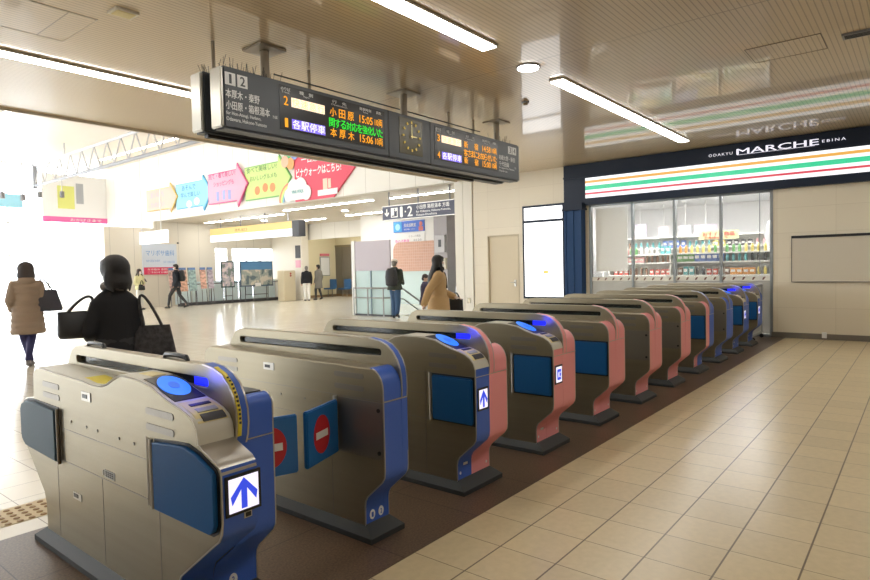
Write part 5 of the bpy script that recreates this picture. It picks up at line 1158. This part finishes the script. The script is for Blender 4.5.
# woman in the camel coat, walking right
ang = radians(44)
aw = [((.165, .0, 1.32), (.21, -.05, 1.07), (.18, -.27, .97), (.15, -.35, .95)), ((-.165, 0, 1.32), (-.22, .17, 1.10), (-.25, .26, .88), (-.26, .29, .79))]
camel = mat('coat_camel', (.45, .29, .13), .75)
r, K, HM, s = person('person', (7.60, 6.06, 0), ang, 1.60, 'long-haired person in a camel coat walking to the right beyond the gates', walk(.26, -.22), aw, .014, sk=skin2, coat=True, hem=.55, coat_m=camel, coat_w=1.12, tail_flare=1.12, trousers=(black, 'slim'), hair='long', mask=True, head_turn=8, scarf=blackm)
b = MB(); b.rings([(K((0, -.10, 1.14)).x, -.10*s, 1.12*s, .09*s, .055*s), (0, -.09*s, 1.25*s, .10*s, .06*s), (0, -.06*s, 1.38*s, .085*s, .06*s)], 16); b.build('scarf_end', blackm, r, smooth=80)
pb = wp(r, (.17, -.30, 0)); tote('handbag', (pb.x, pb.y, .60), ang+radians(60), .24, .30, .12, mat('bag_black', (.012, .012, .013), .5), 'black handbag held in front by the person in the camel coat', (.0, .0, .10), flare=1.05)
# man with a backpack walking left in the distance
ang = radians(219)
aw = [((.165, .0, 1.32), (.205, .10, 1.08), (.20, .0, .86), (.20, -.05, .78)), ((-.165, 0, 1.32), (-.21, -.04, 1.07), (-.20, -.20, .95), (-.18, -.28, .96))]
r, K, HM, s = person('person', (12.6, 23.6, 0), ang, 1.77, 'person in dark clothes with a black backpack walking left before the leaflet racks', walk(.30, -.34), aw, .022, coat=True, hem=.80, coat_m=mat('jacket_ink', (.015, .02, .03), .8), trousers=(black, 'slim'), hair='short', mask=True)
pb = wp(r, (0, .24, 1.22*s)); backpack(tuple(pb), ang, mat('bag_black', (.012, .012, .013), .5), 'black backpack on the person walking left before the leaflet racks', 1.05)
# person with phone
ang = radians(20)
aw = [((.165, .0, 1.32), (.19, -.02, 1.08), (.06, -.20, 1.14), (.02, -.25, 1.20)), ((-.165, 0, 1.32), (-.20, .03, 1.08), (-.12, -.16, .98), (-.06, -.22, 1.0))]
r, K, HM, s = person('person', (11.35, 24.1, 0), ang, 1.60, 'person in a pale yellow top looking at a phone before the clinic poster', STAND, aw, .022, sk=skin2, coat=True, hem=.82, coat_m=mat('top_yellow', (.72, .68, .38), .8), trousers=(mat('trousers_white', (.75, .73, .68), .8), 'loose'), hair='long', hair_m=hairg, mask=True)
pb = wp(r, (.03, -.27, 1.20*s)); t = thing('mobile_phone', tuple(pb), 'dark phone held up by the person in the yellow top', 'phone', rz=ang); T = Matrix.Rotation(radians(-35), 4, 'X'); MB().box((0, 0, 0), (.075, .012, .15), T, bev=.004).build('body', black, t); MB().box((0, .008, 0), (.066, .003, .135), T).build('screen', disp_w, t, smooth=0)
pb = wp(r, (-.10, -.20, 0)); tote('handbag', (pb.x, pb.y, .78), ang, .28, .22, .12, mat('bag_black', (.012, .012, .013), .5), 'small black handbag carried by the person in the yellow top', (.02, .0, .16), flare=1.05)
# pair by the pillar
ang = radians(150)
r, K, HM, s = person('person', (18.2, 22.3, 0), ang, 1.60, 'person in a black jacket and wide white trousers by the far pillar', STAND, ARMS, .022, coat=True, hem=.84, coat_m=blackc, coat_w=1.08, trousers=(mat('trousers_white', (.75, .73, .68), .8), 'loose'), hair='short', hair_m=mat('hair_grey', (.22, .20, .18), .7))
r, K, HM, s = person('person', (18.95, 22.35, 0), radians(190), 1.66, 'person in a long grey coat beside the one in white trousers', walk(.12, -.1), ARMS, .022, coat=True, hem=.55, coat_m=mat('coat_grey', (.19, .18, .16), .85), trousers=(black, 'slim'), hair='short')
# elderly man with backpack at the top of the stairs
ang = radians(112)
aw = [((.165, .0, 1.32), (.20, -.06, 1.09), (.18, -.22, .95), (.17, -.30, .92)), ((-.165, 0, 1.32), (-.20, -.02, 1.08), (-.17, -.20, .98), (-.15, -.28, .98))]
r, K, HM, s = person('person', (12.72, 11.72, 0), ang, 1.66, 'person in a dark green jacket, jeans and pale cap at the top of the stairs', walk(.10, -.06), aw, .018, coat=True, hem=.80, coat_m=mat('jacket_green', (.045, .055, .04), .85), coat_w=1.08, trousers=(mat('jeans', (.05, .11, .22), .8), 'loose'), hair='short', hair_m=mat('hair_grey', (.22, .20, .18), .7), head_tilt=12)
b = MB(); b.ell((0, .008, .066), (.096, .106, .066), 20, HM, 10); b.build('cap', mat('cap_pale', (.66, .58, .50), .8), r); b = MB(); b.ell((0, -.11, .062), (.068, .062, .012), 16, HM); b.build('cap_brim', mat('cap_pale', (.66, .58, .50), .8), r)
pb = wp(r, (0, .26, 1.17*s)); backpack(tuple(pb), ang, mat('pack_dark', (.03, .03, .035), .6), 'dark backpack worn by the person in the green jacket and cap', 1.15)
# person on the steps
ang = radians(25)
aw = [((.165, .0, 1.32), (.22, -.02, 1.09), (.10, -.20, .95), (.04, -.26, .93)), ((-.165, 0, 1.32), (-.22, -.02, 1.09), (-.14, -.20, .92), (-.10, -.28, .88))]
r, K, HM, s = person('person', (14.10, 11.75, -.51), ang, 1.72, 'person in a dark purple jacket standing lower on the stairs', [(a_, k_, n_, (t_[0], t_[1], t_[2])) for a_, k_, n_, t_ in STAND], aw, .018, coat=True, hem=.78, coat_m=mat('jacket_plum', (.045, .035, .07), .85), coat_w=1.1, trousers=(black, 'slim'), hair='short', hair_m=hairg, head_tilt=20)
